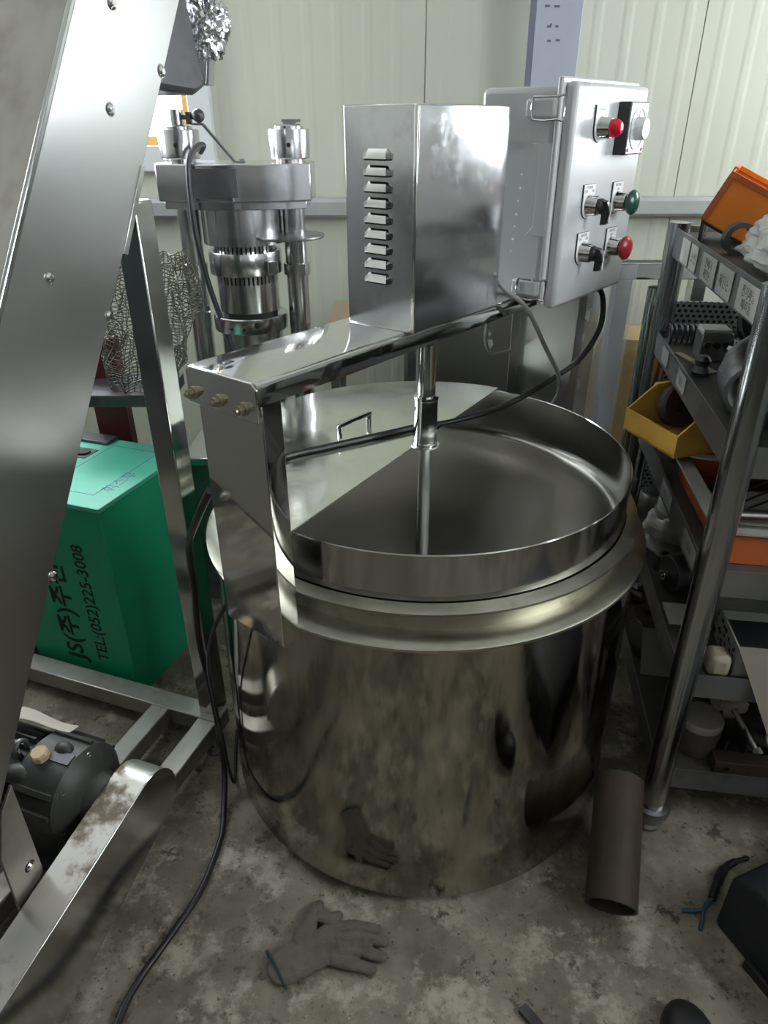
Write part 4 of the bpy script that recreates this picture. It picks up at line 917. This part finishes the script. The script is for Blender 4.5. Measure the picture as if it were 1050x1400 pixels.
# second shelf
z = LV[1]
jr = thing('wrapped_jar', RK @ V((.06, .62, z)), 'jar with white lid wrapped in dusty plastic on the lower shelf', 'jar')
g = G(); crumple(g, (.074, .074, .062), 4, 48, 34, k=.3); mk('jar_wrap', g, 'bag', jr, RK @ T(.068, .60, z+.078))
g = G(); g.cyl((.068, .60, z+.0078), (.068, .60, z+.128), .053, n=28); mk('jar_body', g, 'grey_plastic', jr, RK)
g = G(); g.cyl((.068, .605, z+.126), (.068, .605, z+.162), .046, n=28); mk('jar_lid', g, 'white_dusty', jr, RK, bevel=.002)
g = G(); g.lathe([(0, 0), (.068, 0), (.080, .010), (.080, .016), (.064, .008), (0, .008)], 36); tag(mk('shallow_plate', g, 'white_dusty', None, RK @ T(.074, .600, z)), 'shallow white plate under the wrapped jar', 'plate')
rt = thing('motor_rotor', RK @ V((.06, .36, z)), 'dark electric motor part lying on the lower rack shelf', 'motor')
g = G(); g.cyl((.02, .36, z+.0518), (.14, .40, z+.0518), .052, n=28); mk('housing', g, 'steel_dark', rt, RK, bevel=.004)
g = G(); g.cyl((.02, .36, z+.052), (.002, .354, z+.052), .016, n=16); g.cyl((.0, .354, z+.052), (-.006, .352, z+.052), .008, n=12); mk('shaft', g, 'tube', rt, RK)
g = G(); g.box(.115, .48, .19, .305, z, z+.033); tag(mk('dusty_board', g, 'white_dusty', None, RK, bevel=.003), 'dusty white board lying on the lower rack shelf', 'board')
g = G(); g.box(.195, .48, .33, .50, z, z+.108); tag(mk('dark_case', g, 'steel_dark', None, RK, bevel=.006), 'dark metal case behind the dusty board', 'case')
g = G(); g.lathe([(0, 0), (.04, 0), (.045, .01), (.045, .08), (.04, .09), (0, .09)], 24); tag(mk('tin_can', g, 'steel_dull', None, RK @ T(.055, .79, z)), 'dull tin can by the far post on the lower shelf', 'can')
bxx = thing('printed_carton', RK @ V((.23, .09, z)), 'open cardboard carton with black print and a hanging brown flap', 'carton')
bx0, bx1, by0, by1, bzt = .103, .40, .016, .165, z+.085
def bw(a, n_='carton_wall', m='card_white'): g = G(); g.box(*a); return mk(n_, g, m, bxx, RK)
bw((bx0, bx1, by0, by1, z+.001, z+.004), 'carton_bottom'); cw = bw((bx0, bx0+.004, by0, by1, z+.004, bzt)); bw((bx1-.004, bx1, by0, by1, z+.004, bzt)); bw((bx0, bx1, by0, by0+.004, z+.004, bzt)); bw((bx0, bx1, by1-.004, by1, z+.004, bzt))
g = G(); g.add([(bx0, by0, bzt), (bx1, by0, bzt), (bx1+.02, -.075, z-.12), (.195, -.075, z-.12), (bx0, by0+.003, bzt+.002), (bx1, by0+.003, bzt+.002), (bx1+.02, -.072, z-.12), (.195, -.072, z-.12)], [(3, 2, 1, 0), (4, 5, 6, 7), (0, 1, 5, 4), (1, 2, 6, 5), (2, 3, 7, 6), (3, 0, 4, 7)]); mk('flap', g, 'cardboard', bxx, RK)
mk('dark_liner', G().box(bx0+.006, bx1-.006, by0+.006, by1-.006, z+.055, z+.060), 'tarp', bxx, RK)
random.seed(3); pr = G()
for i in range(30):
    b = by0+.01+random.random()*.12; h = z+.008+random.random()*.06; pr.box(bx0-.0004, bx0, b, b+.004+random.random()*.014, h, h+.003+random.random()*.006)
mk('print_marks', pr, 'ink', cw, RK)
g = G(); g.box(.046, .097, .004, .062, z, z+.058); tag(mk('wax_block', g, 'wax', None, RK, bevel=.014), 'pale rounded block beside the printed carton', 'block')
# lowest shelf
z = LV[0]
g = G(); g.cyl((.0, .46, z+.0577), (.16, .50, z+.0577), .058, n=26); tag(mk('tape_roll', g, 'steel_dark', None, RK, bevel=.004), 'dark roll lying on the lowest rack shelf', 'roll')
g = G(); g.box(.005, .13, -.005, 0, 0, .14); tag(mk('leaning_sheet', g, 'grey_plastic', None, RK @ T(0, .358, z) @ R(-30, 'X')), 'grey sheet leaning on the dark roll on the lowest shelf', 'sheet')
g = G(); lump(g, (.055, .765, z+.05), .055, (1, 1.3, .9), .35, 2.4, 8, 20, 14); tag(mk('cloth_bundle', g, 'jar', None, RK), 'dark cloth bundle at the back of the lowest shelf', 'bundle')
# small clutter on the shelves
def item(name, g, m, X, label, cat, bevel=0): return tag(mk(name, g, m, None, X, bevel=bevel), label, cat)
z = LV[3]
item('flat_bar', G().box(-.01, .01, 0, .18, 0, .005), 'wax', RK @ T(.066, .51, z) @ R(18, 'Z'), 'pale flat bar lying slanted in front of the valve block', 'bar')
pts = [((.040 if k % 2 else .047)*math.cos(math.tau*k/36), (.040 if k % 2 else .047)*math.sin(math.tau*k/36)) for k in range(36)]
item('chain_sprocket', G().prism(pts, 0, .008).lathe([(.008, .0), (.022, .0), (.022, .022), (.008, .022)], 20), 'steel_dull', RK @ T(.220, .655, z), 'toothed grey chain sprocket lying flat on the upper rack shelf', 'sprocket')
item('hose_coil', G().tube([(.27+.07*math.cos(t*.5), .40+.07*math.sin(t*.5), z+.012+.0012*t) for t in range(40)], .010, 8, smooth=2), 'cable_black', RK, 'coiled black hose on the upper rack shelf behind the toolbox', 'hose')
item('threaded_rod', G().cyl((.065, .148, z+.0098), (.24, .158, z+.0098), .010, n=12), 'steel_dull', RK, 'short threaded rod lying before the mouth of the pipe elbow', 'rod')
item('round_knob', G().lathe([(0, 0), (.02, 0), (.024, .01), (.016, .025), (.02, .04), (.012, .05), (0, .052)], 20), 'steel_dark', RK @ T(.028, .495, z), 'dark round knob standing in front of the valve block', 'stopper')  # a loose round knob
z = LV[2]
item('steel_offcut', G().prism([(0, 0), (.08, .0), (.06, .05), (.01, .06)], 0, .03), 'steel_dull', RK @ T(.02, .79, z+.001), 'grey steel offcut by the far post on the middle shelf', 'offcut')
item('gear_blank', G().lathe([(.012, 0), (.045, 0), (.045, .018), (.022, .018), (.022, .03), (.012, .03), (.012, 0)], 28), 'steel_dull', RK @ T(.255, .245, z+.053), 'round gear blank lying on the tray in the crate', 'gear')
item('angle_iron', G().prism([(0, 0), (.03, 0), (.03, .004), (.004, .004), (.004, .03), (0, .03)], 0, .26, axis='x'), 'rust', RK @ T(.09, .388, z+.0055) @ R(12, 'Z'), 'rusty angle iron lying across the back of the crate', 'bar')
z = LV[1]
item('steel_bush', G().lathe([(.012, 0), (.03, 0), (.03, .05), (.012, .05), (.012, 0)], 22), 'steel_dull', RK @ T(.035, .47, z), 'round steel bush beside the shallow plate', 'bush')
item('bent_tin', G().prism([(0, 0), (.10, .0), (.11, .05), (.105, .052), (.096, .005), (.0, .005)], 0, .09), 'white_dusty', RK @ T(.0, .20, z) @ R(90, 'X') @ T(0, 0, -.09), 'bent white tin strip behind the near rack post', 'strip')
z = LV[0]
item('old_pulley', G().lathe([(.015, 0), (.05, 0), (.055, .006), (.035, .018), (.055, .03), (.05, .036), (.015, .036), (.015, 0)], 28), 'rust', RK @ T(.07, .625, z), 'rusty grooved pulley lying on the lowest shelf', 'pulley')
# front of the lowest shelf
z = LV[0]
jg = thing('round_canister', RK @ V((.10, .09, z)), 'round brown canister with a dusty lid on the lowest shelf', 'canister')
Xj = RK @ T(.098, .088, z)
g = G(); g.lathe([(0, .0), (.043, .0), (.048, .006), (.054, .07), (.054, .085), (.050, .095), (.050, .10)], 32); mk('canister_body', g, 'jar', jg, Xj)
g = G(); g.lathe([(.053, .092), (.054, .108), (.050, .113), (0, .114)], 32); mk('canister_lid', g, 'crate_rim', jg, Xj)
g = G(); lump(g, (.215, .225, z+.036), .042, (1.1, .9, .85), .3, 2.3, 12, 24, 16); tag(mk('limed_lump', g, 'lime', None, RK), 'white crusted lump lying behind the canister', 'lump')
g = G(); g.prism([(0, 0), (.055, 0), (.055, .06), (.049, .06), (.049, .006), (.006, .006), (.006, .06), (0, .06)], 0, .11); tag(mk('steel_channel', g, 'steel_dark', None, RK @ T(.162, .06, z+.001) @ R(-6, 'Z') @ R(90, 'X') @ T(0, 0, -.11)), 'dark steel channel offcut beside the canister', 'channel')
g = G(); g.cyl((.197, .150, z+.086), (.250, .074, z+.017), .008, n=14); g.cyl((.246, .080, z+.022), (.254, .068, z+.014), .013, n=6); tag(mk('tie_rod', g, 'brushed_dusty', None, RK), 'dusty tie rod with a nut leaning on the channel offcut', 'rod')
fg = thing('flange_disc', RK @ V((.30, .10, z)), 'pale steel flange disc leaning at the front of the lowest shelf', 'flange')
Xf = RK @ T(.318, .108, z+.0358) @ R(20, 'Z') @ R(48, 'X')
g = G(); g.lathe([(.020, 0), (.048, 0), (.048, .006), (.020, .006), (.020, 0)], 36); mk('disc', g, 'white_dusty', fg, Xf)
hm = proto('bolt_hole', G().cyl((0, 0, 0), (0, 0, .0006), .004, n=10), 'dark_gap')
for i in range(4): put('bolt_hole', hm, fg, Xf @ T(.035*math.cos(math.radians(45+90*i)), .035*math.sin(math.radians(45+90*i)), .006))
tb2 = thing('timber_block', RK @ V((.21, .03, z)), 'dark timber block with a screw lying at the front of the lowest shelf', 'block')
g = G(); g.box(.125, .33, .004, .048, z, z+.040); mk('block', g, 'rust', tb2, RK, bevel=.003)
g = G(); g.cyl((.155, .004, z+.022), (.155, .0, z+.022), .006, n=12); mk('screw_head', g, 'chrome', tb2, RK)
for i, (a, b, r) in enumerate(((.305, .205, .022), (.365, .215, .018))):
    g = G(); g.cyl((a, b, z+r), (a+.03, b+.07, z+r), r, n=18); tag(mk('short_pipe', g, 'steel_dull', None, RK), ('thick grey pipe offcut behind the flange disc', 'thin grey pipe offcut next to a thicker one on the lowest shelf')[i], 'pipe')

# ================================================================== FLOOR THINGS
p0, p1 = V((.526, .99, .0555)), V((.6095, 1.262, .165))
d = (p1-p0); g = hollow([p0+d*i/8 for i in range(9)], .060, .053, 32)
tag(mk('rusty_pipe', g, 'rust'), 'short rusty brown steel pipe lying between kettle and rack foot', 'pipe')
# glove
gl = thing('work_glove', (-.14, .93, 0), 'dirty grey knitted work glove lying on the floor before the kettle', 'glove')
def capsule(g, pts, rs, flat=.42, z0=0):
    h = G(); n = 14; P = []
    for i in range(len(pts)-1):
        for k in range(6): t = k/6; P.append((V(pts[i]).lerp(V(pts[i+1]), t), rs[i]*(1-t)+rs[i+1]*t))
    P.append((V(pts[-1]), rs[-1]))
    for p, r in P: g.sphere((p.x, p.y, p.z), r, 12, 8, sc=(1, 1, flat))
gg = G()
capsule(gg, [(-.222, .885, .012), (-.17, .908, .013), (-.125, .932, .015)], [.045, .043, .044], .30)
capsule(gg, [(-.115, .965, .014), (-.07, .972, .014), (-.022, .966, .011)], [.017, .0145, .012], .75)
capsule(gg, [(-.105, .940, .019), (-.055, .944, .020), (-.004, .934, .014)], [.017, .0155, .013], .75)
capsule(gg, [(-.105, .915, .017), (-.055, .914, .017), (-.008, .902, .012)], [.017, .0155, .013], .75)
capsule(gg, [(-.115, .895, .013), (-.07, .885, .013), (-.032, .876, .011)], [.016, .0145, .012], .75)
capsule(gg, [(-.19, .94, .013), (-.178, .98, .015), (-.160, 1.02, .013)], [.026, .019, .014], .7)
capsule(gg, [(-.150, .99, .022), (-.128, .982, .024), (-.112, .995, .016)], [.015, .0145, .012], .7)
go = mk('glove_knit', gg, 'glove', gl, T(0, 0, .003))
rm = go.modifiers.new('remesh', 'REMESH'); rm.mode = 'VOXEL'; rm.voxel_size = .0022; rm.use_smooth_shade = True
sm = go.modifiers.new('smooth', 'SMOOTH'); sm.factor = .5; sm.iterations = 2
tx_ = bpy.data.textures.new('glove_folds', 'CLOUDS'); tx_.noise_scale = .022
dp = go.modifiers.new('folds', 'DISPLACE'); dp.texture = tx_; dp.strength = .005; dp.mid_level = .5
g = G(); g.tube([(-.268, .917, .010), (-.262, .905, .022), (-.245, .88, .026), (-.225, .85, .018), (-.215, .838, .008), (-.235, .862, .004), (-.262, .905, .004), (-.268, .917, .010)], .0030, 8, smooth=5); mk('cuff_edge', g, 'glove_edge', gl, T(-.002, 0, .004))
# dark case bottom right with wires
dc = thing('dark_equipment_case', (1.0, .85, 0), 'dark blue black equipment case on the floor before the rack', 'case')
Xd = T(.775, .985, 0) @ R(-68, 'Z')
g = G(); g.prism([(0, 0), (.55, 0), (.55, .21), (.06, .21), (0, .17)], 0, .45, axis='y'); mk('case_body', g, 'tarp', dc, Xd, bevel=.012)
g = G(); g.box(.16, .19, -.012, 0, .02, .12); g.box(.10, .26, -.016, -.004, .0, .03); mk('case_clasp', g, 'black', dc, Xd, bevel=.002)
tag(mk('cut_wire', G().tube([(.735, .965, .006), (.748, .985, .008), (.765, 1.017, .012), (.79, 1.035, .014), (.815, 1.055, .012)], .004, 8), 'blue_wire'), 'short blue wire lying on the floor by the dark case', 'wire')
tag(mk('cut_wire', G().tube([(.712, 1.012, .006), (.735, 1.01, .007), (.76, 1.012, .010), (.785, 1.03, .010)], .004, 8), 'blue_wire'), 'second blue wire end with a dark lug on the floor', 'wire')
tag(mk('curved_blade', G().tube([(.79, 1.035, .014), (.815, 1.07, .02), (.845, 1.105, .02), (.885, 1.13, .016), (.93, 1.145, .01)], [.010]*7+[.012]*6+[.009]*6+[.006]*5+[.003], 8, smooth=6), 'black'), 'black curved strap joined to the blue wires on the floor', 'strap')
sh = thing('black_shoe', (.62, .72, 0), 'black rubber shoe toe on the concrete by the dark case', 'shoe')
g = G(); g.sphere((.615, .735, .038), .052, 20, 12, sc=(1, 1.25, .72)); g.sphere((.625, .64, .05), .046, 20, 12, sc=(1, 1.6, 1)); mk('upper', g, 'black', sh)
g = G(); g.prism([(.615+.056*math.cos(a), .70+.105*math.sin(a)) for a in [math.tau*i/28 for i in range(28)]], 0, .016); mk('sole', g, 'black', sh, bevel=.003)
g = G(); g.box(-.011, .011, -.13, 0, 0, .016); tag(mk('steel_bar', g, 'steel_dark', None, T(.29, .80, 0) @ R(38, 'Z'), bevel=.002), 'small dark steel bar lying on bare concrete', 'bar')
